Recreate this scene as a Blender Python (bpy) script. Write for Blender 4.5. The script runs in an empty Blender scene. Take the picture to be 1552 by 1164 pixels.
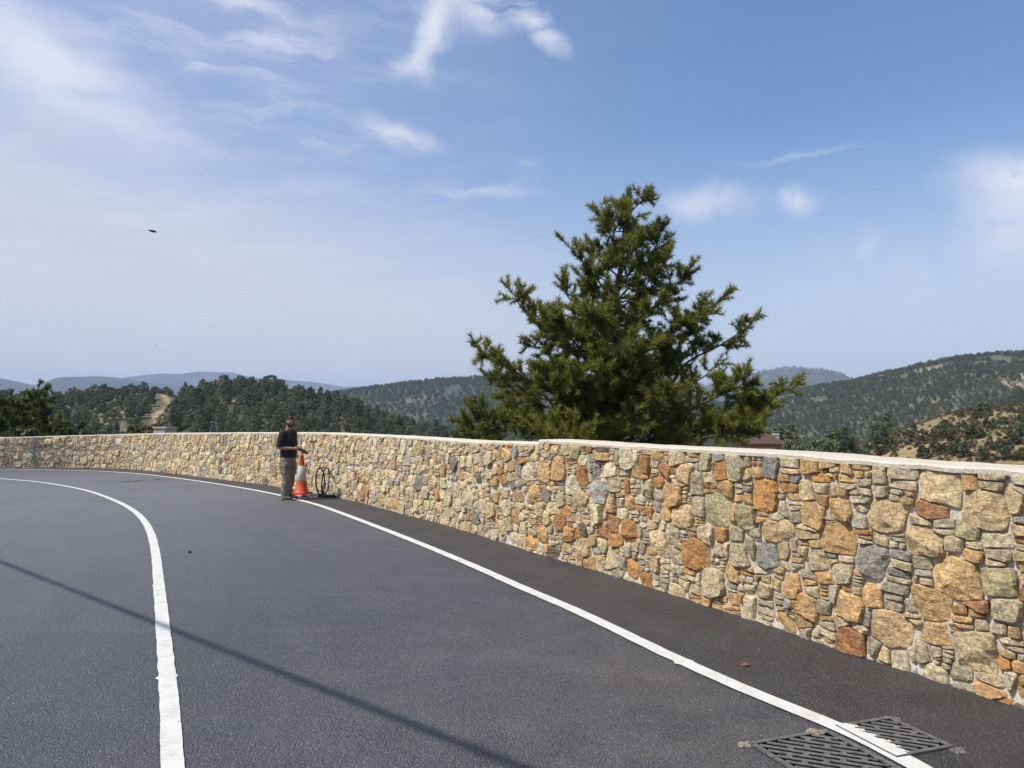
import bpy, bmesh, math, random
import numpy as np
from mathutils import Vector, Matrix, noise as mnoise
R = math.radians
S = bpy.context.scene
COL = S.collection
random.seed(7)
rng = np.random.default_rng(7)

# ------------------------------------------------------------------ camera
F = 1165.0; CH = 1.65; HV = 640.0
PITCH = math.atan((HV - 582.0) / F)
cam = bpy.data.cameras.new('camera'); camo = bpy.data.objects.new('camera', cam); COL.objects.link(camo)
cam.sensor_width = 36.0; cam.lens = F / 1552.0 * 36.0; cam.clip_start = 0.05; cam.clip_end = 40000
camo.location = (0, 0, CH); camo.rotation_euler = (R(90) + PITCH, 0, 0)
S.camera = camo
S.render.resolution_x = 1024; S.render.resolution_y = 768

def ray(u, v):
    a = (u - 776.0) / F; b = (582.0 - v) / F
    y = math.cos(PITCH) - b * math.sin(PITCH); z = math.sin(PITCH) + b * math.cos(PITCH)
    return a / y, z / y            # x and z per unit of y
def gp(u, v, z=0.0):               # a photo point on level ground
    a, s = ray(u, v); y = (z - CH) / s
    return Vector((a * y, y, z))
def pt(u, v, y):                   # a photo point at a known distance
    a, s = ray(u, v)
    return Vector((a * y, y, CH + s * y))

# ------------------------------------------------------------------ helpers
def tag(o, label=None, cat=None, group=None, kind=None):
    if label: o['label'] = label
    if cat: o['category'] = cat
    if group: o['group'] = group
    if kind: o['kind'] = kind
    return o
def thing(name, label, cat, loc=(0, 0, 0), rz=0.0, group=None):
    o = bpy.data.objects.new(name, None); COL.objects.link(o)
    o.empty_display_size = 0.2
    o.location = loc; o.rotation_euler = (0, 0, rz)
    return tag(o, label, cat, group)
def link(name, me, mat=None, parent=None):
    o = bpy.data.objects.new(name, me); COL.objects.link(o)
    if mat is not None: me.materials.clear(); me.materials.append(mat)
    if parent is not None: o.parent = parent
    return o
def np_mesh(name, V, Fc, col=None, smooth=False, attr=None):
    """V (n,3) array; Fc (m,k) array of equal-size faces, or list of tuples"""
    me = bpy.data.meshes.new(name)
    V = np.asarray(V, dtype=np.float32)
    if isinstance(Fc, np.ndarray):
        m, k = Fc.shape
        me.vertices.add(len(V)); me.vertices.foreach_set('co', V.ravel())
        me.loops.add(m * k); me.loops.foreach_set('vertex_index', Fc.astype(np.int32).ravel())
        me.polygons.add(m)
        me.polygons.foreach_set('loop_start', np.arange(0, m * k, k, dtype=np.int32))
        me.polygons.foreach_set('loop_total', np.full(m, k, dtype=np.int32))
        me.update(calc_edges=True)
    else:
        me.from_pydata(V.tolist(), [], Fc); me.update()
    if col is not None:
        c = np.ones((len(V), 4), dtype=np.float32); c[:, :3] = col
        a = me.attributes.new('tint', 'FLOAT_COLOR', 'POINT'); a.data.foreach_set('color', c.ravel())
    for kname, vals in (attr or {}).items():
        a = me.attributes.new(kname, 'FLOAT', 'POINT'); a.data.foreach_set('value', np.asarray(vals, dtype=np.float32))
    if smooth:
        me.polygons.foreach_set('use_smooth', np.ones(len(me.polygons), dtype=bool))
    return me
class MB:
    """collects simple shapes into one mesh"""
    def __init__(s): s.V = []; s.F = []; s.M = []
    def add(s, vs, fs, mi=0):
        b = len(s.V); s.V += [tuple(v) for v in vs]; s.F += [tuple(b + i for i in f) for f in fs]; s.M += [mi] * len(fs)
    def box(s, c, d, rot=None, mi=0, bev=0.0):
        bm = bmesh.new(); bmesh.ops.create_cube(bm, size=1.0)
        for v in bm.verts: v.co = Vector((v.co.x * d[0], v.co.y * d[1], v.co.z * d[2]))
        if bev: bmesh.ops.bevel(bm, geom=bm.edges[:], offset=bev, segments=2, affect='EDGES')
        bm.verts.index_update()
        m = rot.to_4x4() if rot is not None else Matrix()
        s.add([m @ v.co + Vector(c) for v in bm.verts], [[v.index for v in f.verts] for f in bm.faces], mi); bm.free()
    def tube(s, pts, rad, n=8, mi=0, closed=False, caps=True):
        pts = [Vector(p) for p in pts]; k = len(pts)
        rs = rad if isinstance(rad, (list, tuple)) else [rad] * k
        vs = []; prev = None
        for i in range(k):
            a = pts[i - 1] if (i or closed) else pts[0]; b = pts[(i + 1) % k] if (i < k - 1 or closed) else pts[-1]
            t = (b - a).normalized()
            if prev is None:
                nrm = t.orthogonal().normalized()
            else:
                nrm = (prev - t * prev.dot(t)); nrm = nrm.normalized() if nrm.length > 1e-6 else t.orthogonal().normalized()
            prev = nrm; bt = t.cross(nrm)
            for j in range(n):
                an = 2 * math.pi * j / n
                vs.append(pts[i] + (nrm * math.cos(an) + bt * math.sin(an)) * rs[i])
        fs = []
        for i in range(k if closed else k - 1):
            i2 = (i + 1) % k
            for j in range(n):
                fs.append((i * n + j, i * n + (j + 1) % n, i2 * n + (j + 1) % n, i2 * n + j))
        if caps and not closed:
            fs.append(tuple(range(n - 1, -1, -1))); fs.append(tuple((k - 1) * n + j for j in range(n)))
        s.add(vs, fs, mi)
    def lathe(s, prof, n=24, c=(0, 0, 0), mi=0):
        vs = []; fs = []
        for r, z in prof:
            for j in range(n):
                an = 2 * math.pi * j / n; vs.append((c[0] + r * math.cos(an), c[1] + r * math.sin(an), c[2] + z))
        for i in range(len(prof) - 1):
            for j in range(n):
                fs.append((i * n + j, i * n + (j + 1) % n, (i + 1) * n + (j + 1) % n, (i + 1) * n + j))
        s.add(vs, fs, mi)
    def ell(s, c, d, rot=None, seg=14, rings=10, mi=0):
        bm = bmesh.new(); bmesh.ops.create_uvsphere(bm, u_segments=seg, v_segments=rings, radius=1)
        m = rot.to_4x4() if rot is not None else Matrix(); bm.verts.index_update()
        s.add([m @ Vector((v.co.x * d[0], v.co.y * d[1], v.co.z * d[2])) + Vector(c) for v in bm.verts], [[v.index for v in f.verts] for f in bm.faces], mi); bm.free()
    def mesh(s, name, smooth=False):
        me = bpy.data.meshes.new(name); me.from_pydata(s.V, [], s.F); me.update()
        if smooth: me.polygons.foreach_set('use_smooth', np.ones(len(me.polygons), dtype=bool))
        return me
    def build(s, name, mat, parent=None, smooth=False):
        return link(name, s.mesh(name, smooth), mat, parent)

# value noise on arrays
def _h(ix, iy, seed):
    n = (ix.astype(np.int64) * 374761393 + iy.astype(np.int64) * 668265263 + seed * 1442695041) & 0x7fffffff
    n = ((n ^ (n >> 13)) * 1274126177) & 0x7fffffff
    n = n ^ (n >> 16)
    return (n & 0xffff) / 65535.0
def vnoise(x, y, seed=0):
    x = np.asarray(x, dtype=np.float64); y = np.asarray(y, dtype=np.float64)
    ix = np.floor(x); iy = np.floor(y); fx = x - ix; fy = y - iy
    fx = fx * fx * (3 - 2 * fx); fy = fy * fy * (3 - 2 * fy)
    a = _h(ix, iy, seed); b = _h(ix + 1, iy, seed); c = _h(ix, iy + 1, seed); d = _h(ix + 1, iy + 1, seed)
    return (a * (1 - fx) + b * fx) * (1 - fy) + (c * (1 - fx) + d * fx) * fy
def fbm(x, y, oct=4, seed=0):
    t = 0; a = 0.5; f = 1.0
    for i in range(oct):
        t = t + a * (vnoise(x * f, y * f, seed + i * 17) - 0.5); a *= 0.5; f *= 2.03
    return t * 2

# ------------------------------------------------------------------ materials
class NT:
    def __init__(s, tree): s.t = tree; s.n = tree.nodes; s.l = tree.links
    def node(s, typ, props=None, **ins):
        n = s.n.new(typ)
        for k, v in (props or {}).items(): setattr(n, k, v)
        for k, v in ins.items(): s.set(n, k, v)
        return n
    def set(s, n, k, v):
        sk = n.inputs[int(k[1:])] if (k[0] == '_' and k[1:].isdigit()) else n.inputs[k.replace('__', ' ')]
        if isinstance(v, bpy.types.NodeSocket): s.l.new(v, sk)
        elif isinstance(v, bpy.types.Node): s.l.new(v.outputs[0], sk)
        else:
            if hasattr(sk.default_value, '__len__') and not hasattr(v, '__len__'): v = [v] * len(sk.default_value)
            if hasattr(sk.default_value, '__len__') and len(sk.default_value) == 4 and len(v) == 3: v = (*v, 1)
            sk.default_value = v
    def math(s, op, a, b=0.0, c=None, clamp=False):
        n = s.node('ShaderNodeMath', {'operation': op, 'use_clamp': clamp}, _0=a, _1=b)
        if c is not None: s.set(n, '_2', c)
        return n.outputs[0]
    def noise(s, vec, scale, detail=4, rough=0.55, dist=0.0, col=False):
        n = s.node('ShaderNodeTexNoise', None, Vector=vec, Scale=scale, Detail=detail, Roughness=rough, Distortion=dist)
        return n.outputs[1 if col else 0]
    def ramp(s, fac, stops, interp='LINEAR'):
        n = s.node('ShaderNodeValToRGB', None, Fac=fac); cr = n.color_ramp; cr.interpolation = interp
        while len(cr.elements) < len(stops): cr.elements.new(0.5)
        for e, (p, c) in zip(cr.elements, stops):
            e.position = p; e.color = (c, c, c, 1) if not hasattr(c, '__len__') else (*c, 1)
        return n.outputs[0]
    def mix(s, fac, a, b, blend='MIX'):
        n = s.node('ShaderNodeMix', {'data_type': 'RGBA', 'blend_type': blend})
        s.set(n, '_0', fac); s.set(n, '_6', a); s.set(n, '_7', b)
        return n.outputs[2]
    def rng(s, v, a, b, c=0.0, d=1.0, smooth=False):
        n = s.node('ShaderNodeMapRange', {'interpolation_type': 'SMOOTHSTEP' if smooth else 'LINEAR', 'clamp': True}, _0=v, _1=a, _2=b, _3=c, _4=d)
        return n.outputs[0]
def material(name):
    m = bpy.data.materials.new(name); m.use_nodes = True
    nt = NT(m.node_tree); b = m.node_tree.nodes['Principled BSDF']
    return m, nt, b
def bump(nt, b, h, strength=0.5, dist=0.01, prev=None):
    n = nt.node('ShaderNodeBump', None, Height=h, Strength=strength, Distance=dist)
    if prev is not None: nt.l.new(prev, n.inputs['Normal'])
    nt.l.new(n.outputs[0], b.inputs['Normal'])
    return n.outputs[0]
def pos(nt): return nt.node('ShaderNodeNewGeometry').outputs['Position']
def objc(nt): return nt.node('ShaderNodeTexCoord').outputs['Object']
def simple(name, c, rough=0.6, var=0.25, scale=12.0, metal=0.0, bumpd=0.0, spec=0.4):
    m, nt, b = material(name)
    n = nt.noise(objc(nt), scale, 5, 0.6)
    f = nt.rng(n, 0.3, 0.7, 1 - var, 1 + var)
    col = nt.mix(1.0, c, nt.node('ShaderNodeCombineColor', None, _0=f, _1=f, _2=f).outputs[0], 'MULTIPLY')
    nt.set(b, 'Base__Color', col); b.inputs['Roughness'].default_value = rough; b.inputs['Metallic'].default_value = metal
    b.inputs['Specular IOR Level'].default_value = spec
    if bumpd: bump(nt, b, n, 0.6, bumpd)
    return m

def mat_asphalt(name, base, warm, fresh=False):
    m, nt, b = material(name); p = pos(nt)
    big = nt.noise(p, 0.35, 4, 0.6)
    mid = nt.noise(p, 2.2, 5, 0.62)
    vo = nt.node('ShaderNodeTexVoronoi', None, Vector=p, Scale=95.0)
    grain = nt.noise(p, 70.0, 3, 0.7)
    c = nt.ramp(big, [(0.3, base), (0.7, warm)])
    # single aggregate stones: each its own grey
    sp = nt.node('ShaderNodeSeparateColor', None, _0=vo.outputs['Color']).outputs[0]
    k = nt.math('MULTIPLY', nt.rng(sp, 0, 1, 0.62, 1.40), nt.rng(grain, 0.3, 0.7, 0.68, 1.34))
    k = nt.math('MULTIPLY', k, nt.rng(mid, 0.3, 0.72, 0.84, 1.16))
    kc = nt.node('ShaderNodeCombineColor', None, _0=k, _1=k, _2=k).outputs[0]
    c = nt.mix(1.0, c, kc, 'MULTIPLY')
    lite = nt.rng(sp, 0.955, 0.985, 0, 0.55 if not fresh else 0.3)
    c = nt.mix(lite, c, (0.20, 0.19, 0.185))
    if not fresh:
        # arcs left by tyres and the paver, following the bend
        da = nt.node('ShaderNodeVectorMath', {'operation': 'DISTANCE'}, _0=p, _1=(-22.0, 0.0, 0)).outputs[1]
        sx = nt.node('ShaderNodeSeparateXYZ', None, _0=p)
        an = nt.math('ARCTAN2', nt.math('ADD', sx.outputs[0], 22.0), sx.outputs[1])
        ar = nt.noise(nt.node('ShaderNodeCombineXYZ', None, _0=nt.math('MULTIPLY', da, 1.6), _1=nt.math('MULTIPLY', an, 3.0), _2=0.0).outputs[0], 1.0, 5, 0.62, 0.4)
        f_ = nt.rng(ar, 0.3, 0.7, 0.82, 1.20)
        c = nt.mix(1.0, c, nt.node('ShaderNodeCombineColor', None, _0=f_, _1=f_, _2=f_).outputs[0], 'MULTIPLY')
        # dull tyre-polished bands and faint scuffs
        w = nt.node('ShaderNodeMapping', None, Vector=p, Rotation=(0, 0, R(28)), Scale=(0.28, 1.6, 1)).outputs[0]
        sc = nt.noise(w, 1.1, 5, 0.6, 0.6)
        c = nt.mix(nt.rng(sc, 0.55, 0.75, 0, 0.28), c, (0.125, 0.124, 0.13))
    else:
        st = nt.noise(p, 1.3, 6, 0.68, 0.5)
        c = nt.mix(nt.rng(st, 0.5, 0.66, 0, 0.65), c, (0.017, 0.016, 0.018))
        c = nt.mix(nt.rng(nt.noise(p, 0.9, 5, 0.6), 0.60, 0.75, 0, 0.4), c, (0.10, 0.092, 0.083))
    if not fresh:
        # grazing sheen round the bend, painted in as a paler base colour
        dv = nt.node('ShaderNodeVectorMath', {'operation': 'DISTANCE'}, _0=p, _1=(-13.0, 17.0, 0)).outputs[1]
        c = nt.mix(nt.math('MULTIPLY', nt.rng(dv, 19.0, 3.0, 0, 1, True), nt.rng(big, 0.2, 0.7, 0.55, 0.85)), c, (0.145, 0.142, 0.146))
        # warm dust gathered along the outer lane near the drain
        dw = nt.node('ShaderNodeVectorMath', {'operation': 'DISTANCE'}, _0=p, _1=(1.2, 4.6, 0)).outputs[1]
        wm = nt.math('MULTIPLY', nt.rng(dw, 4.5, 0.5, 0, 1, True), nt.rng(nt.noise(p, 1.1, 5, 0.65), 0.3, 0.65, 0.25, 1.0))
        c = nt.mix(nt.math('MULTIPLY', wm, 0.7), c, nt.mix(1.0, kc, (0.088, 0.078, 0.074), 'MULTIPLY'))
    nt.set(b, 'Base__Color', c)
    nt.set(b, 'Roughness', nt.rng(mid, 0.3, 0.7, 0.48, 0.66)); b.inputs['Specular IOR Level'].default_value = 0.5
    h = nt.math('ADD', nt.math('MULTIPLY', vo.outputs['Distance'], -1.2), nt.math('MULTIPLY', grain, 0.9))
    bump(nt, b, h, 0.95 if not fresh else 1.0, 0.007 if not fresh else 0.010)
    return m
def mat_paint(name):
    m, nt, b = material(name); p = pos(nt)
    g = nt.noise(p, 85, 3, 0.7); d = nt.noise(p, 6, 6, 0.65)
    c = nt.ramp(d, [(0.32, (0.46, 0.45, 0.42)), (0.54, (0.56, 0.55, 0.52))])
    c = nt.mix(nt.rng(g, 0.58, 0.72, 0, 0.55), c, (0.19, 0.185, 0.18))
    c = nt.mix(nt.rng(nt.noise(p, 28, 5, 0.7), 0.60, 0.68, 0, 0.5), c, (0.15, 0.145, 0.145))
    nt.set(b, 'Base__Color', c); b.inputs['Roughness'].default_value = 0.7
    bump(nt, b, g, 0.6, 0.004)
    return m
def mat_stone():
    m, nt, b = material('rubble_stone'); p = pos(nt)
    tint = nt.node('ShaderNodeAttribute', {'attribute_name': 'tint'}).outputs['Color']
    sv = nt.node('ShaderNodeAttribute', {'attribute_name': 'rust'}).outputs['Fac']
    off = nt.node('ShaderNodeVectorMath', {'operation': 'ADD'}); nt.l.new(p, off.inputs[0])
    comb = nt.node('ShaderNodeCombineXYZ', None, _0=nt.math('MULTIPLY', sv, 37.0), _1=nt.math('MULTIPLY', sv, 91.0), _2=0.0)
    nt.l.new(comb.outputs[0], off.inputs[1]); q = off.outputs[0]
    n1 = nt.noise(q, 9, 6, 0.68, 0.4); n2 = nt.noise(q, 38, 5, 0.72); n3 = nt.noise(q, 140, 3, 0.7)
    vein = nt.node('ShaderNodeMapping', None, Vector=q, Rotation=(R(20), R(35), R(10)), Scale=(4, 4, 22)).outputs[0]
    n4 = nt.noise(vein, 2.2, 5, 0.7, 0.8)
    k = nt.math('MULTIPLY', nt.rng(n1, 0.28, 0.72, 0.58, 1.40), nt.rng(n2, 0.30, 0.70, 0.40, 1.50))
    k = nt.math('MULTIPLY', k, nt.rng(n3, 0.3, 0.7, 0.8, 1.2))
    c = nt.mix(1.0, tint, nt.node('ShaderNodeCombineColor', None, _0=k, _1=k, _2=k).outputs[0], 'MULTIPLY')
    c = nt.mix(nt.math('MULTIPLY', nt.rng(n1, 0.50, 0.68), nt.rng(sv, 0.35, 1.0, 0.0, 0.65)), c, (0.37, 0.18, 0.065))
    c = nt.mix(nt.math('MULTIPLY', nt.rng(n1, 0.46, 0.30), 0.45), c, (0.62, 0.52, 0.36))
    c = nt.mix(nt.rng(n4, 0.58, 0.72, 0, 0.5), c, (0.56, 0.48, 0.36))
    c = nt.mix(nt.rng(n4, 0.42, 0.30, 0, 0.55), c, (0.13, 0.10, 0.07))
    nt.set(b, 'Base__Color', c); b.inputs['Roughness'].default_value = 0.9; b.inputs['Specular IOR Level'].default_value = 0.2
    h = nt.math('ADD', nt.math('MULTIPLY', n2, 1.0), nt.math('ADD', nt.math('MULTIPLY', n4, 0.9), nt.math('MULTIPLY', n3, 0.35)))
    bump(nt, b, h, 1.0, 0.026)
    return m
def mat_mortar(name, a, c2, sc=1.0):
    m, nt, b = material(name); p = pos(nt)
    n1 = nt.noise(p, 5 * sc, 6, 0.66); n2 = nt.noise(p, 60 * sc, 4, 0.7)
    c = nt.ramp(n1, [(0.3, a), (0.7, c2)])
    c = nt.mix(nt.rng(n2, 0.52, 0.30, 0, 0.6), c, tuple(x * 0.45 for x in a))
    nt.set(b, 'Base__Color', c); b.inputs['Roughness'].default_value = 0.95; b.inputs['Specular IOR Level'].default_value = 0.15
    bump(nt, b, nt.math('ADD', n2, n1), 0.9, 0.014)
    return m
def mat_leaf(name, dark, light, trans=0.25, rough=0.55):
    m, nt, b = material(name)
    t = nt.node('ShaderNodeAttribute', {'attribute_name': 'tint'}).outputs['Fac']
    oi = nt.node('ShaderNodeObjectInfo').outputs['Random']
    f = nt.math('ADD', t, nt.math('MULTIPLY', nt.math('SUBTRACT', oi, 0.5), 0.55), clamp=True)
    c = nt.ramp(f, [(0.0, dark), (1.0, light)])
    nt.set(b, 'Base__Color', c); b.inputs['Roughness'].default_value = rough; b.inputs['Specular IOR Level'].default_value = 0.25
    tr = nt.node('ShaderNodeBsdfTranslucent', None, Color=c)
    mx = nt.node('ShaderNodeMixShader', None, _0=trans, _1=b.outputs[0], _2=tr.outputs[0])
    nt.l.new(mx.outputs[0], nt.n['Material Output'].inputs['Surface'])
    return m
def mat_bark(name, a, c2):
    m, nt, b = material(name); o = objc(nt)
    mp = nt.node('ShaderNodeMapping', None, Vector=o, Scale=(1, 1, 0.25)).outputs[0]
    n = nt.noise(mp, 22, 6, 0.7)
    nt.set(b, 'Base__Color', nt.ramp(n, [(0.3, a), (0.7, c2)])); b.inputs['Roughness'].default_value = 0.95
    bump(nt, b, n, 1.0, 0.02)
    return m
M = {}
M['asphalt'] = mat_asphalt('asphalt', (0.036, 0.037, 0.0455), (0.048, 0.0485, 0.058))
M['shoulder'] = mat_asphalt('fresh_asphalt', (0.034, 0.032, 0.034), (0.049, 0.046, 0.047), True)
M['paint'] = mat_paint('road_paint')
M['stone'] = mat_stone()
M['mortar'] = mat_mortar('mortar', (0.48, 0.44, 0.365), (0.68, 0.63, 0.54))
M['coping'] = mat_mortar('coping_screed', (0.52, 0.46, 0.365), (0.72, 0.655, 0.54))
M['concrete'] = mat_mortar('concrete', (0.40, 0.38, 0.33), (0.52, 0.49, 0.43), 0.5)
M['needle'] = mat_leaf('pine_needles', (0.008, 0.022, 0.009), (0.238, 0.248, 0.043), 0.38, 0.5)
M['tree'] = mat_leaf('hill_foliage', (0.038, 0.055, 0.034), (0.190, 0.205, 0.108), 0.2, 0.7)
M['olive'] = mat_leaf('scrub_foliage', (0.030, 0.036, 0.012), (0.125, 0.120, 0.045), 0.15, 0.7)
M['bark'] = mat_bark('pine_bark', (0.035, 0.026, 0.020), (0.13, 0.105, 0.085))
M['conebark'] = simple('pine_cone_scales', (0.040, 0.026, 0.018), 0.85, 0.4, 60)
HAZE = 1.4e-4
# ------------------------------------------------------------------ sun, sky with clouds
SUN_EL = R(57); SUN_AZ = R(-111)          # azimuth clockwise from +Y: to the left, a little behind the camera
sdir = Vector((math.sin(SUN_AZ) * math.cos(SUN_EL), math.cos(SUN_AZ) * math.cos(SUN_EL), math.sin(SUN_EL)))
sl = bpy.data.lights.new('sun', 'SUN'); sl.energy = 4.6; sl.angle = R(0.53); sl.color = (1.0, 0.955, 0.88)
so = bpy.data.objects.new('sun', sl); COL.objects.link(so)
so.rotation_euler = (-sdir).to_track_quat('-Z', 'Y').to_euler(); so.location = (-20, -5, 40)

W = bpy.data.worlds.new('World'); S.world = W; W.use_nodes = True
wn = NT(W.node_tree); W.node_tree.nodes.clear()
sky = wn.node('ShaderNodeTexSky', {'sky_type': 'NISHITA', 'sun_disc': False, 'sun_elevation': SUN_EL, 'sun_rotation': SUN_AZ % (2 * math.pi),
                                   'altitude': 600.0, 'air_density': 1.0, 'dust_density': 0.3, 'ozone_density': 2.0})
d = wn.node('ShaderNodeTexCoord').outputs['Generated']
xyz = wn.node('ShaderNodeSeparateXYZ', None, _0=d)
az = wn.math('MULTIPLY', wn.math('ARCTAN2', xyz.outputs[0], xyz.outputs[1]), 180 / math.pi)
el = wn.math('MULTIPLY', wn.math('ARCSINE', xyz.outputs[2]), 180 / math.pi)
ae = wn.node('ShaderNodeCombineXYZ', None, _0=az, _1=el, _2=0.0).outputs[0]
# ragged edges: the lookup itself is stirred by noise
stir = wn.noise(ae, 0.22, 5, 0.6, 0.0, True)
def vm(op, a, b): 
    n = wn.node('ShaderNodeVectorMath', {'operation': op}, _0=a, _1=b); return n.outputs[0]
ae2 = vm('ADD', ae, vm('MULTIPLY', vm('SUBTRACT', stir, (0.5, 0.5, 0.5)), (4.5, 2.6, 0)))
fib = wn.node('ShaderNodeMapping', None, Vector=ae2, Rotation=(0, 0, R(24)), Scale=(0.10, 0.55, 1)).outputs[0]
wisp = wn.noise(fib, 1.2, 7, 0.58, 0.25)
puff = wn.noise(ae2, 0.42, 8, 0.58, 0.3)
def dirdeg(u, v):
    a, s = ray(u, v); return math.degrees(math.atan(a)), math.degrees(math.atan(s / math.sqrt(1 + a * a)))
K = 180 / math.pi / F
clouds = None
def addc(c):
    global clouds
    clouds = c if clouds is None else wn.math('ADD', clouds, wn.math('MULTIPLY', c, wn.math('SUBTRACT', 1.0, clouds)))
def patch(u, v, ru, rv, rot, strength, kind, lo=0.30, hi=0.62, soft=0.0):
    a, e = dirdeg(u, v); kk = K * math.cos(R(a)) ** 1
    mp = wn.node('ShaderNodeMapping', {'vector_type': 'TEXTURE'}, Vector=ae2, Location=(a, e, 0), Rotation=(0, 0, R(-rot)), Scale=(ru * kk, rv * kk, 1)).outputs[0]
    ln = wn.node('ShaderNodeVectorMath', {'operation': 'LENGTH'}, _0=mp).outputs[1]
    msk = wn.rng(ln, 1.25, soft, 0, 1, True)
    tex = wn.rng(wisp if kind == 'w' else puff, lo, hi, 0, 1, True)
    addc(wn.math('MULTIPLY', wn.math('MULTIPLY', msk, tex), strength, clamp=True))
# thin milky veil over the lower left, its edge running down to the right
a0, e0 = dirdeg(150, 175); a1, e1 = dirdeg(860, 400)
nx, ny = (e0 - e1), (a1 - a0); ln_ = math.hypot(nx, ny); nx /= ln_; ny /= ln_
dist = wn.math('ADD', wn.math('MULTIPLY', wn.math('SUBTRACT', az, a0), nx), wn.math('MULTIPLY', wn.math('SUBTRACT', el, e0), ny))
fib2 = wn.node('ShaderNodeMapping', None, Vector=ae2, Rotation=(0, 0, R(20)), Scale=(0.055, 0.34, 1)).outputs[0]
band = wn.noise(fib2, 1.0, 6, 0.55, 0.5)
dn = wn.math('ADD', dist, wn.math('MULTIPLY', wn.math('SUBTRACT', band, 0.5), 14.0))
rightfade = wn.rng(az, 14, -6, 0.0, 1, True)
veil = wn.math('MULTIPLY', wn.math('MULTIPLY', wn.rng(dn, 4.0, -9.0, 0, 1, True), rightfade), wn.rng(band, 0.25, 0.7, 0.66, 0.96))
addc(wn.math('MULTIPLY', wn.math('MULTIPLY', wn.rng(wisp, 0.46, 0.72, 0, 1, True), wn.rng(az, 6, -22, 0, 1, True)), 0.30))
patch(70, 95, 220, 80, 22, 0.85, 'w', 0.18, 0.52)
patch(400, 35, 170, 70, 30, 0.55, 'w', 0.36, 0.66)
patch(330, 120, 220, 60, 25, 0.35, 'w', 0.36, 0.66)
patch(655, 45, 34, 70, 15, 0.88, 'w', 0.26, 0.50)
patch(622, 98, 46, 16, -18, 0.70, 'w', 0.20, 0.55)
patch(720, 8, 90, 34, 10, 0.75, 'w', 0.25, 0.55)
patch(815, 42, 78, 20, 38, 0.85, 'w', 0.28, 0.52)
patch(605, 208, 76, 22, 12, 0.80, 'w', 0.25, 0.58)
patch(735, 293, 95, 9, 3, 0.55, 'w', 0.2, 0.5)
patch(795, 268, 30, 26, -40, 0.30, 'w', 0.25, 0.6)
patch(1055, 306, 110, 32, 4, 0.62, 'p', 0.26, 0.52)
patch(1205, 303, 38, 28, 20, 0.75, 'p', 0.20, 0.40)
patch(1310, 366, 20, 26, -20, 0.35, 'p', 0.22, 0.55)
patch(1535, 275, 110, 52, 12, 0.90, 'p', 0.26, 0.44)
patch(1550, 345, 95, 80, 30, 0.62, 'p', 0.22, 0.50)
patch(1215, 238, 95, 6, -3, 0.28, 'w', 0.2, 0.5)
patch(1400, 420, 260, 70, 5, 0.22, 'p', 0.25, 0.65)
# low bank of bright milky air all round the horizon
low = wn.rng(el, 22.0, 0.5, 0.0, 0.90, True)
back = wn.math('MULTIPLY', wn.rng(wn.math('ABSOLUTE', az), 50, 80, 0, 1), wn.rng(wisp, 0.5, 0.75, 0, 0.5))
addc(back)
ccol = (6.7, 6.9, 7.6)
skyc = wn.mix(1.0, sky.outputs[0], (0.80, 1.03, 1.26), 'MULTIPLY')
milk = wn.math('MULTIPLY', wn.rng(az, 22.0, -30.0, 0.05, 0.43, True), wn.rng(band, 0.2, 0.75, 0.75, 1.1))
skyc = wn.mix(milk, skyc, (4.9, 5.25, 6.5))
mixc = wn.mix(low, skyc, (5.4, 5.72, 6.1))
mixc = wn.mix(veil, mixc, (5.6, 5.85, 6.3))
mixc = wn.mix(clouds, mixc, ccol)
bg = wn.node('ShaderNodeBackground', None, Color=mixc, Strength=0.10)
out = wn.node('ShaderNodeOutputWorld'); wn.l.new(bg.outputs[0], out.inputs['Surface'])

S.view_settings.view_transform = 'Standard'; S.view_settings.look = 'None'; S.view_settings.exposure = 0.35; S.view_settings.gamma = 1.0
S.render.engine = 'CYCLES'
S.cycles.use_denoising = True
try: S.cycles.denoiser = 'OPENIMAGEDENOISE'
except Exception: pass
S.cycles.max_bounces = 6; S.cycles.diffuse_bounces = 3; S.cycles.transparent_max_bounces = 8; S.cycles.volume_bounces = 0
S.cycles.use_adaptive_sampling = True; S.cycles.adaptive_threshold = 0.012
# ------------------------------------------------------------------ wall path
# photo points: foot of the wall, and the height of the coping's front edge above it
WP = [(1552, 1073, 711), (1290, 990, 694), (1150, 942, 684), (942, 876, 674), (820, 840, 666), (700, 802.5, 664), (600, 775.8, 658.5), (500, 751, 656),
      (400, 734.5, 655.5), (310, 723.5, 656), (245, 715.5, 656.5), (190, 710.8, 658), (130, 709.3, 659.5), (60, 709.3, 661.5), (0, 710, 663)]
foot = []; tops = []
for u, v, vt in WP:
    g = gp(u, v); foot.append(Vector((g.x, g.y))); tops.append(pt(u, vt, g.y).z)
d0 = (foot[0] - foot[2]).normalized(); foot.insert(0, foot[0] + d0 * 7.0); tops.insert(0, tops[0] - 0.02)
d1 = (foot[-1] - foot[-3]).normalized(); foot.append(foot[-1] + d1 * 9.0); tops.append(tops[-1])
foot.append(foot[-1] + d1 * 9.0); tops.append(tops[-1])
def catmull(ps, n=24):
    o = []
    for i in range(len(ps) - 1):
        p0 = ps[max(i - 1, 0)]; p1 = ps[i]; p2 = ps[i + 1]; p3 = ps[min(i + 2, len(ps) - 1)]
        for k in range(n):
            t = k / n
            o.append(0.5 * ((2 * p1) + (p2 - p0) * t + (2 * p0 - 5 * p1 + 4 * p2 - p3) * t * t + (3 * p1 - p0 - 3 * p2 + p3) * t ** 3))
    o.append(ps[-1].copy()); return o
dense = catmull([Vector((p.x, p.y, t)) for p, t in zip(foot, tops)])
DX = np.array([p.x for p in dense]); DY = np.array([p.y for p in dense]); DT = np.array([p.z for p in dense])
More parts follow.
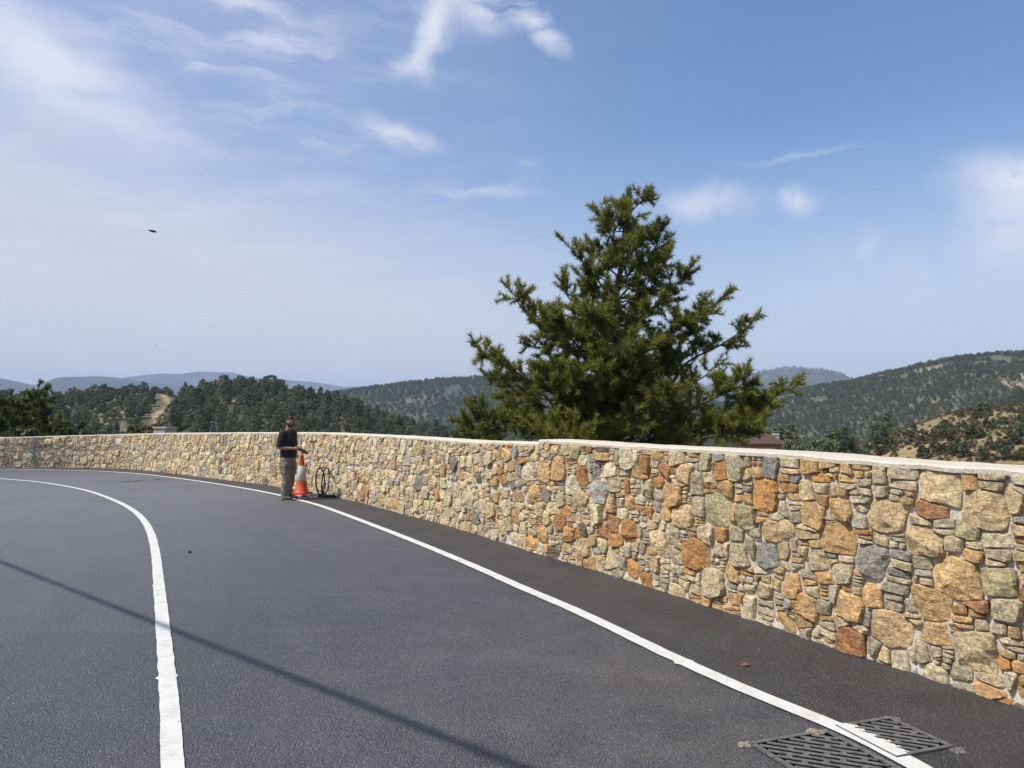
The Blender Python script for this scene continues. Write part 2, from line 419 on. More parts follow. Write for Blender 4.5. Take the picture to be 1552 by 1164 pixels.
for _ in range(30):      # even out hand-picked wobble
    DX[1:-1] = 0.5 * DX[1:-1] + 0.25 * (DX[:-2] + DX[2:]); DY[1:-1] = 0.5 * DY[1:-1] + 0.25 * (DY[:-2] + DY[2:])
    DT[1:-1] = 0.5 * DT[1:-1] + 0.25 * (DT[:-2] + DT[2:])
DS = np.concatenate([[0], np.cumsum(np.hypot(np.diff(DX), np.diff(DY)))])
LW = DS[-1]
tx = np.gradient(DX, DS); ty = np.gradient(DY, DS); tl = np.hypot(tx, ty); tx /= tl; ty /= tl
NX, NY = -ty * 1.0, tx * 1.0           # left of travel = road side
def wpos(s, off=0.0):
    x = np.interp(s, DS, DX); y = np.interp(s, DS, DY); nx = np.interp(s, DS, NX); ny = np.interp(s, DS, NY)
    return x + nx * off, y + ny * off
def wtop(s): return np.interp(s, DS, DT)
g = gp(820, 840); S_STEP = float(DS[np.argmin((DX - g.x) ** 2 + (DY - g.y) ** 2)])
STEP = 0.045; CAP = 0.031
def wtop2(s): return wtop(s) - STEP * (np.asarray(s) > S_STEP) * np.clip(1.0 - (np.asarray(s) - S_STEP) / 9.0, 0, 1) ** 0.5
TH = 0.50
wall = thing('stone_wall', 'long curved rubble stone wall with pale flat coping along the outer edge of the road', 'wall')

# core with a rough mortar face
ss = np.arange(0, LW, 0.045); nz = 34
sg = np.repeat(ss, nz); tt = np.tile(np.linspace(0, 1, nz), len(ss))
zt = wtop2(sg) - CAP; zz = -0.35 + tt * (zt + 0.35)
dd = fbm(sg * 9, zz * 9, 3, 3) * 0.016 + fbm(sg * 30, zz * 30, 2, 5) * 0.006
dd += 0.035 * np.clip(1 - zz / 0.10, 0, 1) * 0.5
x, y = wpos(sg, 0.0); nx = np.interp(sg, DS, NX); ny = np.interp(sg, DS, NY)
V = np.stack([x + nx * dd, y + ny * dd, zz], 1)
i = np.arange(len(ss) - 1)[:, None] * nz + np.arange(nz - 1)[None, :]; i = i.ravel()
Fq = np.stack([i, i + 1, i + nz + 1, i + nz], 1)
xb, yb = wpos(ss, -TH); b0 = len(V)
V = np.concatenate([V, np.stack([xb, yb, np.full(len(ss), -3.0)], 1), np.stack([xb, yb, wtop2(ss) - CAP], 1)])
j = np.arange(len(ss) - 1); n = len(ss)
Fb = np.stack([b0 + j, b0 + j + 1, b0 + n + j + 1, b0 + n + j], 1)
Ft = np.stack([j * nz + nz - 1, b0 + n + j, b0 + n + j + 1, (j + 1) * nz + nz - 1], 1)
link('mortar_core', np_mesh('mortar_core', V, np.concatenate([Fq, Fb, Ft]), smooth=True), M['mortar'], wall)

# coping slabs: right of the step and left of it
def coping(sa, sb):
    s = np.arange(sa, sb, 0.05); s = np.append(s, sb); k = len(s)
    zt = wtop2(np.clip(s, sa + 1e-4, sb - 1e-4)) if sa > 1 else wtop2(np.minimum(s, S_STEP - 1e-4))
    j1 = fbm(s * 5, s * 0 + 3, 4, 9) * 0.012; j2 = fbm(s * 7, s * 0 + 8, 4, 11) * 0.010
    prof = [(0.028, -CAP - 0.008, 1), (0.030, -0.012, 1), (0.016, 0.0, .6), (-0.12, 0.003, 0), (-0.25, 0.005, 0), (-0.38, 0.003, 0), (-TH - 0.02, -0.004, 0), (-TH - 0.03, -CAP - 0.008, 0)]
    V = []
    for o, dz, w in prof:
        x, y = wpos(s, 0); nx = np.interp(s, DS, NX); ny = np.interp(s, DS, NY); off = o + j1 * (w + .4)
        V.append(np.stack([x + nx * off, y + ny * off, zt + dz + j2 * (0.5 + 0.5 * w)], 1))
    m = len(prof); V = np.stack(V, 1).reshape(-1, 3)
    i = (np.arange(k - 1)[:, None] * m + np.arange(m - 1)[None, :]).ravel()
    Fq = np.stack([i, i + 1, i + m + 1, i + m], 1).tolist()
    Fq += [list(range(m))[::-1], [(k - 1) * m + q for q in range(m)]]
    me = np_mesh('coping', V, [tuple(f) for f in Fq])
    link('coping', me, M['coping'], wall)
coping(0.0, S_STEP); coping(S_STEP + 0.004, LW)

# ---- stones: power diagram of big stones with small ones packed between
JOINT = 0.52
def clip(poly, nx, ny, c):
    out = []; m = len(poly)
    for k in range(m):
        p = poly[k]; q = poly[(k + 1) % m]
        dp = p[0] * nx + p[1] * ny - c; dq = q[0] * nx + q[1] * ny - c
        if dp <= 0: out.append(p)
        if (dp < 0 < dq) or (dq < 0 < dp):
            t = dp / (dp - dq); out.append((p[0] + (q[0] - p[0]) * t, p[1] + (q[1] - p[1]) * t))
    return out
AN = 1.16                                   # stones a little wider than tall
rr = random.Random(21)
cell = 0.3; grid = {}; sites = []
def try_site(s, z, r, tight):
    gx, gy = int(s / cell), int(z / cell)
    for a in range(gx - 2, gx + 3):
        for b in range(gy - 2, gy + 3):
            for (s2, z2, r2) in grid.get((a, b), ()):
                if ((s - s2) / AN) ** 2 + (z - z2) ** 2 < (tight * (r + r2)) ** 2: return
    grid.setdefault((gx, gy), []).append((s, z, r)); sites.append((s, z, r))
HM = 1.55
for r, tries, tight in ((0.15, 0.8, .86), (0.122, 6, .84), (0.10, 13, .83), (0.078, 26, .82), (0.058, 60, .80), (0.036, 120, .80)):
    for _ in range(int(LW * HM * tries)):
        s = rr.uniform(0, LW)
        s_z = float(wtop2(s)) - CAP
        if r > 0.14 and s > 15 and rr.random() < 0.75: continue
        if r > 0.11 and s > 18 and rr.random() < 0.5: continue
        try_site(s, rr.uniform(-0.02, s_z - min(.09, .6 * r)), r * rr.uniform(0.92, 1.1), tight)
def split(poly, k, r_):
    """cut a cell into a stack of flat chips"""
    out = [poly]
    for _ in range(k):
        out.sort(key=lambda p: -(max(q[1] for q in p) - min(q[1] for q in p)) * (max(q[0] for q in p) - min(q[0] for q in p)))
        p = out.pop(0); cx = sum(q[0] for q in p) / len(p); cy = sum(q[1] for q in p) / len(p)
        w = max(q[0] for q in p) - min(q[0] for q in p); h = max(q[1] for q in p) - min(q[1] for q in p)
        an = r_.uniform(-0.12, 0.12) + (math.pi / 2 if h * 2.4 > w else 0.0)
        n_ = (math.cos(an), math.sin(an)); c = cx * n_[0] + cy * n_[1] + r_.uniform(-.12, .12) * (h if h * 2.4 > w else w)
        gg = 0.0045
        a = clip(p, n_[0], n_[1], c - gg); b = clip(p, -n_[0], -n_[1], -c - gg)
        out += [q for q in (a, b) if len(q) >= 3]
    return out
polys = []
for (s, z, r) in sites:
    top = float(wtop2(s)) - CAP - 0.004
    if z > top + 0.02 : continue
    P = [(s - .8, -0.06), (s + .8, -0.06), (s + .8, top), (s - .8, top)]
    if s > S_STEP + 0.3:
        jz = JOINT * top + 0.05
        P = clip(P, 0, 1, jz - 0.004) if z < jz else clip(P, 0, -1, -jz - 0.006)
    gx, gy = int(s / cell), int(z / cell); gap = rr.uniform(0.003, 0.009) if r > .05 else 0.003
    for a in range(gx - 3, gx + 4):
        for b in range(gy - 3, gy + 4):
            for (s2, z2, r2) in grid.get((a, b), ()):
                if s2 == s and z2 == z: continue
                # power bisector in the squeezed metric
                ax, ay, bx, by = s / AN, z, s2 / AN, z2
                nx_, ny_ = (bx - ax), (by - ay); d2 = nx_ * nx_ + ny_ * ny_
                if d2 > 1.0: continue
                c = (bx * bx + by * by - ax * ax - ay * ay + r * r - r2 * r2) / 2
                nX, nY = nx_ / AN, ny_; l = math.hypot(nX, nY)
                nX /= l; nY /= l; c /= l
                # dressed joints: pull each joint towards level or plumb, the same for both neighbours
                ang = math.atan2(nY, nX); ax_ = round(ang / (math.pi / 2)) * math.pi / 2
                hs = math.sin((s + s2) * 127.1 + (z + z2) * 311.7) * 43758.5453; hs -= math.floor(hs)
                a2_ = ax_ + (ang - ax_) * (0.30 + 0.30 * hs)
                mx_, my_ = s + nX * (c - s * nX - z * nY), z + nY * (c - s * nX - z * nY)
                nX, nY = math.cos(a2_), math.sin(a2_); c = mx_ * nX + my_ * nY
                P = clip(P, nX, nY, c - gap)
                if len(P) < 3: break
            if len(P) < 3: break
        if len(P) < 3: break
    if len(P) < 3: continue
    if r < 0.088 and rr.random() < 0.30: polys += [(q, r * .6) for q in split(P, rr.choice((1, 1, 2, 3)), rr)]
    elif r < 0.115 and rr.random() < 0.15: polys += [(q, r * .6) for q in split(P, rr.choice((1, 2, 3, 4)), rr)]
    else: polys.append((P, r))
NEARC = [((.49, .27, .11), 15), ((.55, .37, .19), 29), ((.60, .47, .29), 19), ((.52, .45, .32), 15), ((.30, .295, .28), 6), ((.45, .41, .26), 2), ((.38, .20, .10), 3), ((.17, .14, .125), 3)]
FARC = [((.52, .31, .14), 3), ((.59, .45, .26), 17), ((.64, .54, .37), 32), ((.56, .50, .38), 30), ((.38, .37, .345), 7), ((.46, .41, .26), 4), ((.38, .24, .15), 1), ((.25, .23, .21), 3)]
SV = []; SF = []; SC = []; SR = []
def emit(poly, r):
    cx = sum(p[0] for p in poly) / len(poly); cy = sum(p[1] for p in poly) / len(poly)
    area = 0.5 * abs(sum(poly[k][0] * poly[(k + 1) % len(poly)][1] - poly[(k + 1) % len(poly)][0] * poly[k][1] for k in range(len(poly))))
    if area < 0.00035: return
    near = cx < 21
    step = 0.022 if cx < 16 else (0.032 if cx < 24 else 0.05)
    # knock the corners off, then walk the outline
    q = []
    for k in range(len(poly)):
        p0 = poly[k]; p1 = poly[(k + 1) % len(poly)]; l = math.hypot(p1[0] - p0[0], p1[1] - p0[1])
        if l < 1e-4: continue
        c = min(0.22 * l, rr.uniform(0.003, 0.022)) / l
        q.append((p0[0] + (p1[0] - p0[0]) * c, p0[1] + (p1[1] - p0[1]) * c)); q.append((p1[0] - (p1[0] - p0[0]) * c, p1[1] - (p1[1] - p0[1]) * c))
    o = []
    for k in range(len(q)):
        p0 = q[k]; p1 = q[(k + 1) % len(q)]; l = math.hypot(p1[0] - p0[0], p1[1] - p0[1]); m = max(1, int(round(l / step)))
        for t in range(m): o.append((p0[0] + (p1[0] - p0[0]) * t / m, p0[1] + (p1[1] - p0[1]) * t / m))
    if len(o) < 4: return
    R_ = math.sqrt(area / math.pi); amp = min(0.011, 0.085 * R_); sd = rr.uniform(0, 500)
    oo = []
    for (a, b) in o:
        w = mnoise.noise(Vector((a * 14, b * 14, sd))) * 1.0 + mnoise.noise(Vector((a * 45, b * 45, sd))) * 0.55
        l = math.hypot(a - cx, b - cy) + 1e-6; k = 1 + w * amp / l
        oo.append((cx + (a - cx) * k, cy + (b - cy) * k))
    n = len(oo)
    big = min(1.0, R_ / 0.12)
    h = 0.018 + 0.036 * big * rr.uniform(.3, 1.0) + rr.uniform(0, 0.012)
    tl_ = (rr.gauss(0, .10), rr.gauss(0, .10))
    planes = [(rr.gauss(0, .20), rr.gauss(0, .20), rr.uniform(0.002, 0.014)) for _ in range(rr.choice((1, 2, 3)))]
    def hh(a, b):
        dx, dy = a - cx, b - cy; z = tl_[0] * dx + tl_[1] * dy
        z = min([z] + [pl[0] * dx + pl[1] * dy + pl[2] for pl in planes])
        z += 0.010 * mnoise.noise(Vector((a * 20, b * 20, sd + 9))) * (0.4 + big)
        return max(h + z, 0.006)
    base = len(SV); V = []
    ins = 1 - min(0.35, rr.uniform(0.006, 0.013) / R_)
    rings = [(1.0, None), (1.0, .62), (ins, 1.0), (ins * .72, 1), (ins * .38, 1)] if R_ > 0.05 else [(1.0, None), (1.0, .6), (ins, 1.0)]
    for k, (sc, f) in enumerate(rings):
        for (a, b) in oo:
            a2 = cx + (a - cx) * sc; b2 = cy + (b - cy) * sc
            V.append((a2, b2, -0.03 if f is None else hh(a2, b2) * f))
    V.append((cx, cy, hh(cx, cy)))
    for k in range(len(rings) - 1):
        for t in range(n): SF.append((base + k * n + t, base + k * n + (t + 1) % n, base + (k + 1) * n + (t + 1) % n, base + (k + 1) * n + t))
    lb = base + (len(rings) - 1) * n
    for t in range(n): SF.append((lb + t, lb + (t + 1) % n, base + len(V) - 1))
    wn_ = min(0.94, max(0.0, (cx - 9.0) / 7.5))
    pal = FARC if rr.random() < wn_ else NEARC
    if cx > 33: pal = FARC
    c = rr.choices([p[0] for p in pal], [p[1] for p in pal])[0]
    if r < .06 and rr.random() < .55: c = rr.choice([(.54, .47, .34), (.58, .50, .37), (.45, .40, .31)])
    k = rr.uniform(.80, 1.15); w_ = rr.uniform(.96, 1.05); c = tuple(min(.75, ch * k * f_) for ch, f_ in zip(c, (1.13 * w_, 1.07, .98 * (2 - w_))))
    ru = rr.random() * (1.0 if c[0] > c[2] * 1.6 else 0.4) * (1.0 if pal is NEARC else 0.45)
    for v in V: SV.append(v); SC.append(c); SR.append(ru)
for P, r in polys: emit(P, r)
SVn = np.array(SV); x, y = wpos(SVn[:, 0]); nx = np.interp(SVn[:, 0], DS, NX); ny = np.interp(SVn[:, 0], DS, NY)
V = np.stack([x + nx * SVn[:, 2], y + ny * SVn[:, 2], SVn[:, 1]], 1)
# travel direction makes faces wind inward or outward the same way for all
me = np_mesh('stone_facing', V, SF, np.array(SC), attr={'rust': SR})
link('stone_facing', me, M['stone'], wall)
print('stones', len(polys), 'verts', len(SV), 'LW', LW, 'S_STEP', S_STEP)

# ------------------------------------------------------------------ road, verge strip, lines
def sheet(name, pts, z, mat):
    bm = bmesh.new(); f = bm.faces.new([bm.verts.new((p[0], p[1], z)) for p in pts])
    if f.normal.z < 0: f.normal_flip()
    bmesh.ops.triangulate(bm, faces=[f]); bm.normal_update()
    for f in bm.faces:
        if f.normal.z < 0: f.normal_flip()
    me = bpy.data.meshes.new(name); bm.to_mesh(me); bm.free()
    o = link(name, me, mat); tag(o, kind='structure'); return o
sw = np.arange(0, LW, 0.4)
wx, wy = wpos(sw, -0.2)
edge = list(zip(wx.tolist(), wy.tolist()))
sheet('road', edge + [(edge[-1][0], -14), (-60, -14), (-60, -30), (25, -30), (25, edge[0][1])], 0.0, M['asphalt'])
OUT = [(1552, 1270), (1480, 1222), (1390, 1164), (1273, 1105), (1130, 1047), (1000, 988), (885, 932), (790, 891), (700, 851), (600, 810), (500, 772), (460, 760), (400, 746), (330, 734), (260, 724), (200, 717.5), (140, 714), (70, 712.2), (0, 711.4)]
INN = [(271, 1330), (266, 1240), (262, 1164), (256, 1060), (250, 990), (245, 930), (240, 880), (236, 840), (229, 810), (216, 787), (197, 771), (170, 757.5), (135, 745), (95, 736.5), (50, 730), (0, 726)]
def line_path(px, ext0=2.0, ext1=14.0):
    p = [gp(u, v) for u, v in px]
    p.insert(0, p[0] + (p[0] - p[1]).normalized() * ext0); p.append(p[-1] + (p[-1] - p[-2]).normalized() * ext1)
    q = catmull(p, 14); a = np.array([(w.x, w.y) for w in q])
    for _ in range(12): a[1:-1] = 0.5 * a[1:-1] + 0.25 * (a[:-2] + a[2:])
    s = np.concatenate([[0], np.cumsum(np.hypot(*np.diff(a, axis=0).T))])
    return a, s
def ribbon(name, a, s, w, z, mat, cut=None):
    st = np.arange(0, s[-1], 0.04); x = np.interp(st, s, a[:, 0]); y = np.interp(st, s, a[:, 1])
    tx = np.gradient(x); ty = np.gradient(y); l = np.hypot(tx, ty); nx, ny = -ty / l, tx / l
    e1 = w / 2 + fbm(st * 6, st * 0, 4, 31) * 0.006; e2 = w / 2 + fbm(st * 6, st * 0 + 40, 4, 33) * 0.006
    # start/stop splashes of the painting machine
    for c in np.arange(1.3, s[-1], 3.1):
        k = np.exp(-((st - c) / 0.018) ** 2); e1 = e1 + 0.022 * k; e2 = e2 + 0.012 * k
    V = np.concatenate([np.stack([x + nx * e1, y + ny * e1, np.full(len(st), z)], 1), np.stack([x - nx * e2, y - ny * e2, np.full(len(st), z)], 1)])
    n = len(st); i = np.arange(n - 1)
    if cut is not None: i = i[~((x[i] - cut[0]) ** 2 + (y[i] - cut[1]) ** 2 < cut[2] ** 2)]
    Fq = np.stack([i, i + n, i + n + 1, i + 1], 1)
    o = link(name, np_mesh(name, V, Fq), mat); tag(o, kind='structure'); return o
oa, os_ = line_path(OUT); ia, is_ = line_path(INN)
ribbon('edge_line', oa, os_, 0.12, 0.010, M['paint'])
ribbon('centre_line', ia, is_, 0.105, 0.010, M['paint'])
# darker, freshly laid strip between the line and the wall
st = np.linspace(0, os_[-1], 400); lx = np.interp(st, os_, oa[:, 0]); ly = np.interp(st, os_, oa[:, 1])
jx = fbm(st * 3, st * 0, 3, 5) * 0.02
inner = [(a + j * .9, b + j * .5) for a, b, j in zip(lx, ly, jx)]
wx2, wy2 = wpos(sw, -0.15)
sheet('verge_strip', inner + list(zip(wx2.tolist(), wy2.tolist()))[::-1], 0.005, M['shoulder'])

# fine open cracks across the road on the bend
def crack(px, seed):
    q = catmull([gp(u, v) for u, v in px], 10); a = np.array([(w.x, w.y) for w in q]); n = len(a); k = np.arange(n)
    a = a + np.stack([fbm(k * .6, k * 0, 3, seed), fbm(k * .6, k * 0 + 9, 3, seed)], 1) * .10
    t = np.gradient(a, axis=0); t /= np.linalg.norm(t, axis=1, keepdims=True); nn = np.stack([-t[:, 1], t[:, 0]], 1); w = (0.028 + 0.02 * fbm(k * .9, k * 0, 2, seed + 3))[:, None] * np.sin(np.pi * (k + .5) / n)[:, None] ** .5
    V = np.concatenate([np.concatenate([a + nn * w, np.full((n, 1), .0045)], 1), np.concatenate([a - nn * w, np.full((n, 1), .0045)], 1)])
    i = np.arange(n - 1); tag(link('road_crack', np_mesh('road_crack', V, np.stack([i, i + n, i + n + 1, i + 1], 1)), M['crackfill']), kind='structure')
M['crackfill'] = simple('crack_shadow_grit', (.022, .021, .022), .95, .3, 20)
crack([(183, 731), (192, 729.5), (201, 730.5), (212, 728.5), (222, 729.5)], 3); crack([(226, 727), (236, 726.5), (246, 727.6), (256, 727)], 5)
# ------------------------------------------------------------------ terrain
# ridges: skyline photo points, distance of the crest, front and back widths, level of the foot, roughness
def T(u): return math.degrees(math.atan((u - 776.0) / F))
RIDGES = [
 ('scrub', [(1090, 735), (1180, 706), (1240, 694), (1300, 679), (1350, 657), (1400, 641), (1450, 625), (1500, 615), (1560, 616), (1640, 626), (1760, 640), (1900, 660), (2200, 690)], 150, 85, 90, -16, 1.0),
 ('knoll', [(-500, 612), (-200, 606), (0, 608), (90, 609), (130, 604), (160, 598), (200, 597), (250, 598), (270, 606), (300, 622), (340, 650), (400, 690)], 330, 190, 160, -14, 1.2),
 ('wood', [(150, 694), (200, 660), (235, 638), (262, 618), (290, 605), (320, 597), (345, 591), (375, 589), (420, 598), (470, 608), (520, 618), (570, 637), (620, 656), (680, 668), (760, 680), (900, 700)], 270, 150, 140, -14, 1.0),
 ('far_wood', [(300, 640), (440, 612), (500, 601), (560, 592), (620, 584), (680, 579), (740, 575), (800, 571), (880, 573), (960, 582), (1040, 600), (1120, 622), (1200, 650)], 1250, 800, 700, -60, 6),
 ('far_slope', [(880, 670), (1000, 640), (1100, 618), (1180, 600), (1240, 588), (1290, 580), (1330, 572), (1400, 559), (1450, 549), (1500, 543), (1552, 541), (1640, 535), (1760, 536), (1900, 556), (2100, 580)], 900, 640, 500, -55, 6),
 ('side_spur', [(1300, 690), (1420, 655), (1500, 622), (1540, 603), (1570, 590), (1640, 575), (1800, 570), (2100, 580)], 420, 200, 200, -40, 3),
 ('blue', [(-1400, 560), (-600, 560), (-200, 570), (-40, 573), (0, 574), (25, 579), (48, 584), (62, 582), (85, 573), (108, 571.5), (150, 571), (190, 574), (230, 580), (300, 590), (400, 600)], 5200, 2200, 1500, -120, 14),
 ('blue2', [(60, 600), (130, 580), (185, 573), (220, 568), (245, 566), (270, 567), (298, 563), (330, 565), (352, 565), (375, 571), (410, 575), (470, 579), (510, 585), (550, 590), (640, 597)], 7200, 2200, 1500, -120, 14),
 ('blue3', [(400, 592), (480, 587), (540, 585), (575, 587), (640, 589), (760, 586), (900, 580), (1000, 583), (1100, 590)], 9400, 1500, 1200, -120, 12),
 ('bare', [(900, 615), (1000, 597), (1080, 583), (1115, 571), (1150, 564), (1180, 558), (1210, 557), (1232, 560), (1252, 560), (1275, 566), (1297, 576), (1350, 592), (1450, 610)], 3600, 1500, 1200, -100, 10),
 ('terrace', [(1020, 740), (1080, 694), (1150, 688), (1210, 690), (1270, 699), (1330, 740)], 88, 55, 40, -15, .5),
]
def sstep(x): x = np.clip(x, 0, 1); return x * x * (3 - 2 * x)
def wall_dist(x, y):
    """signed distance to the foot of the wall, positive beyond it"""
    sh = x.shape; x = x.ravel(); y = y.ravel(); out = np.full(len(x), 999.0)
    near = np.nonzero((x * x + y * y) < 75 ** 2)[0]
    k = np.arange(0, len(DX), 6)
    for c in range(0, len(near), 4000):
        ii = near[c:c + 4000]
        d2 = (x[ii][:, None] - DX[k][None]) ** 2 + (y[ii][:, None] - DY[k][None]) ** 2
        m = np.argmin(d2, 1); a = k[m]
        out[ii] = -((x[ii] - DX[a]) * NX[a] + (y[ii] - DY[a]) * NY[a])
        far = np.abs(out[ii]) < 0.5 * np.sqrt(d2[np.arange(len(ii)), m]); sg = np.sign(out[ii]); out[ii] = np.where(far, sg * np.sqrt(d2[np.arange(len(ii)), m]), out[ii])
    return out.reshape(sh)
def terrain(x, y):
    x = np.asarray(x, dtype=np.float64); y = np.asarray(y, dtype=np.float64)
    dist = np.hypot(x, y); azd = np.degrees(np.arctan2(x, y))
    wd = wall_dist(x, y)
    z = np.where(wd < 0, -0.30, -0.45 - 0.26 * np.clip(wd, 0, 14) - 0.16 * np.clip(wd - 14, 0, 60) - 0.02 * np.clip(wd - 74, 0, 2000))
    far = np.where(wd > 900, 1.0, 0.0)
    zf = -16.0 - 0.06 * np.clip(dist - 75, 0, 900)
    z = np.where(far > 0, np.where(np.abs(azd) < 75, zf, -0.30 - np.clip(dist - 75, 0, 200) * 0.05), z)
    zone = np.zeros(x.shape, dtype=np.int32)
    for i, (nm, sk, D, wf, wb, base, rough) in enumerate(RIDGES):
        ta = np.array([T(u) for u, v in sk]); te = np.array([ray(u, v)[1] * math.cos(R(t)) for (u, v), t in zip(sk, ta)])
        e = np.interp(azd, ta, te)
        H = CH + D * e
        wfade = sstep((azd - ta[0] + 3) / 3) * sstep((ta[-1] + 3 - azd) / 3)
        sh = D * 0.012 * fbm(azd * 0.35, azd * 0 + i, 3, 40 + i)
        q = (dist - D - sh)
        prof = np.where(q < 0, sstep(1 + q / wf), sstep(1 - q / wb))
        # gullies running down the slope
        sc = D * 0.09
        gul = fbm(x / sc, y / sc, 5, 60 + i) * rough * (1 - 0.82 * np.exp(-(q / (0.10 * wf)) ** 2)) * np.clip(prof * 2.2, 0, 1)
        fine = fbm(x / (sc * .16), y / (sc * .16), 3, 80 + i) * rough * 0.24
        h = base + (H - base) * prof * wfade + (gul + fine) * wfade
        hit = h > z; z = np.where(hit, h, z); zone = np.where(hit & (prof * wfade > 0.02), i + 1, zone)
    # bumpy ground beyond the wall
    z = z + np.where((wd > 1.0) & (dist < 400), fbm(x / 4, y / 4, 4, 5) * 0.35, 0)
    return z, zone
_ts = np.concatenate([np.arange(10, 80, 0.5), np.arange(80, 500, 1.5), np.arange(500, 2200, 8), np.arange(2200, 10000, 40)])
def hit(u, v):
    a, s = ray(u, v); n = math.sqrt(1 + a * a)
    yy = _ts / n; z, zn = terrain(a * yy, yy); rz = CH + s * yy
    k = np.nonzero(z > rz)[0]
    k = k[_ts[k] > 12]
    if not len(k): return None
    i = k[0]
    return Vector((a * yy[i], yy[i], float(z[i])))
azs = np.concatenate([np.arange(-180, -42, 3.0), np.arange(-42, 42, 0.14), np.arange(42, 180.1, 3.0)])
rad = np.concatenate([np.arange(0.0, 9.9, 1.5), np.arange(10, 60, 0.8), np.arange(60, 420, 2.6), np.geomspace(420, 10500, 190)])
A, Rr = np.meshgrid(np.radians(azs), rad, indexing='ij')
Xg = np.sin(A) * Rr; Yg = np.cos(A) * Rr
Zg, Zn = terrain(Xg, Yg)
SOIL = np.array([(.115, .100, .060), (.178, .150, .086), (.100, .098, .060), (.062, .066, .042), (.050, .058, .042), (.095, .090, .060), (.105, .100, .07), (.045, .055, .045), (.050, .060, .050), (.06, .07, .06), (.070, .075, .060), (.130, .098, .060)])
Cg = SOIL[Zn]
# bare patches, scree and scrub cover
n1 = fbm(Xg / 9, Yg / 9, 4, 11)[..., None]; n2 = fbm(Xg / 55, Yg / 55, 4, 12)[..., None]; n3 = fbm(Xg / 300, Yg / 300, 5, 13)[..., None]
pale = np.array([.29, .235, .155])
isz = lambda *k: np.isin(Zn, k)[..., None]
Cg = np.where(isz(1), Cg * (1 - np.clip(n1 * 1.6, 0, .6)) + np.array([.085, .085, .035]) * np.clip(n1 * 1.6, 0, .6), Cg)
Cg = np.where(isz(1), Cg + (np.array([.24, .165, .085]) - Cg) * np.clip(n2 * 2.4 - .15, 0, .8), Cg)
Cg = np.where(isz(2, 3, 6), Cg + (pale - Cg) * np.clip(n1 * 1.8, 0, .55), Cg)
Cg = np.where(isz(5, 4), Cg + (pale - Cg) * np.clip(n2 * 2.6 - .05, 0, .75) * np.where(isz(5), 1, .45), Cg)
Cg = np.where(isz(10), Cg + (np.array([.24, .225, .19]) - Cg) * np.clip(n3 * 2.5, 0, .55), Cg)
Cg = np.where(isz(7, 8, 9), Cg * (1 + n3 * .5), Cg)
# the pale dirt track climbing the saddle
TR = [(232, 655), (238, 640), (247, 628), (259, 618), (255, 607), (247, 599)]
tr = [h for h in (hit(u, v) for u, v in TR) if h is not None]
trp = []
for a_, b_ in zip(tr[:-1], tr[1:]):
    for k in range(12): trp.append(a_.lerp(b_, k / 12))
trp = np.array([(p.x, p.y) for p in trp])
def track_d(x, y):
    dmin = np.full(np.shape(x), 1e9)
    for (px_, py_) in trp: dmin = np.minimum(dmin, np.hypot(x - px_, y - py_))
    return dmin
td = track_d(Xg, Yg)[..., None]
Cg = np.where(td < 9, Cg + (np.array([.36, .27, .16]) - Cg) * np.clip((2.6 + n1 * 2 - td) / 1.5, 0, 1), Cg)
# reddish cut bank below the pine
rb = [hit(1080, 645), hit(1110, 640)]
for q in rb:
    if q is not None:
        dq = np.hypot(Xg - q.x, Yg - q.y)[..., None]
        Cg = np.where(dq < 40, Cg + (np.array([.34, .17, .08]) - Cg) * np.clip((10 + n1 * 6 - dq) / 4, 0, .9), Cg)
na, nr = A.shape
Vt = np.stack([Xg, Yg, Zg], -1).reshape(-1, 3)
i = (np.arange(na - 1)[:, None] * nr + np.arange(nr - 1)[None, :]).ravel()
Ft = np.stack([i, i + 1, i + nr + 1, i + nr], 1)
def mat_ground():
    m, nt, b = material('hillside_soil'); p = pos(nt)
    t = nt.node('ShaderNodeAttribute', {'attribute_name': 'tint'}).outputs['Color']
    n1 = nt.noise(p, 0.9, 6, 0.68); n2 = nt.math('ADD', nt.math('MULTIPLY', nt.noise(p, 0.11, 6, 0.66), .5), nt.math('MULTIPLY', nt.noise(p, 0.022, 7, 0.7), .5))
    k = nt.math('MULTIPLY', nt.rng(n1, 0.3, 0.7, 0.62, 1.35), nt.rng(n2, 0.36, 0.64, 0.50, 1.5))
    c = nt.mix(1.0, t, nt.node('ShaderNodeCombineColor', None, _0=k, _1=k, _2=k).outputs[0], 'MULTIPLY')
    nt.set(b, 'Base__Color', c); b.inputs['Roughness'].default_value = 1.0; b.inputs['Specular IOR Level'].default_value = 0.1
    bump(nt, b, n1, 0.8, 0.25)
    return m
tag(link('terrain', np_mesh('terrain', Vt, Ft, Cg.reshape(-1, 3), smooth=True), mat_ground()), kind='structure')

# the air between the hills
hz = MB(); hz.box((0, 4700, 205), (21500, 12400, 660)); 
hm = bpy.data.materials.new('hazy_air'); hm.use_nodes = True; hm.node_tree.nodes.clear(); hn = NT(hm.node_tree)
pv = hn.node('ShaderNodeVolumePrincipled', None, Color=(0.58, 0.73, 1.0), Density=HAZE, Anisotropy=0.0)
ho = hn.node('ShaderNodeOutputMaterial'); hn.l.new(pv.outputs[0], ho.inputs['Volume'])
zlo = float(Vt[:, 2].min()); zhi = float(Vt[:, 2].max()); print('terrain z', zlo, zhi)
hz.V = [(v[0], v[1], (zlo - 1.0) if v[2] < 205 else zhi + 12.0) for v in hz.V]
tag(hz.build('haze', hm), kind='stuff')
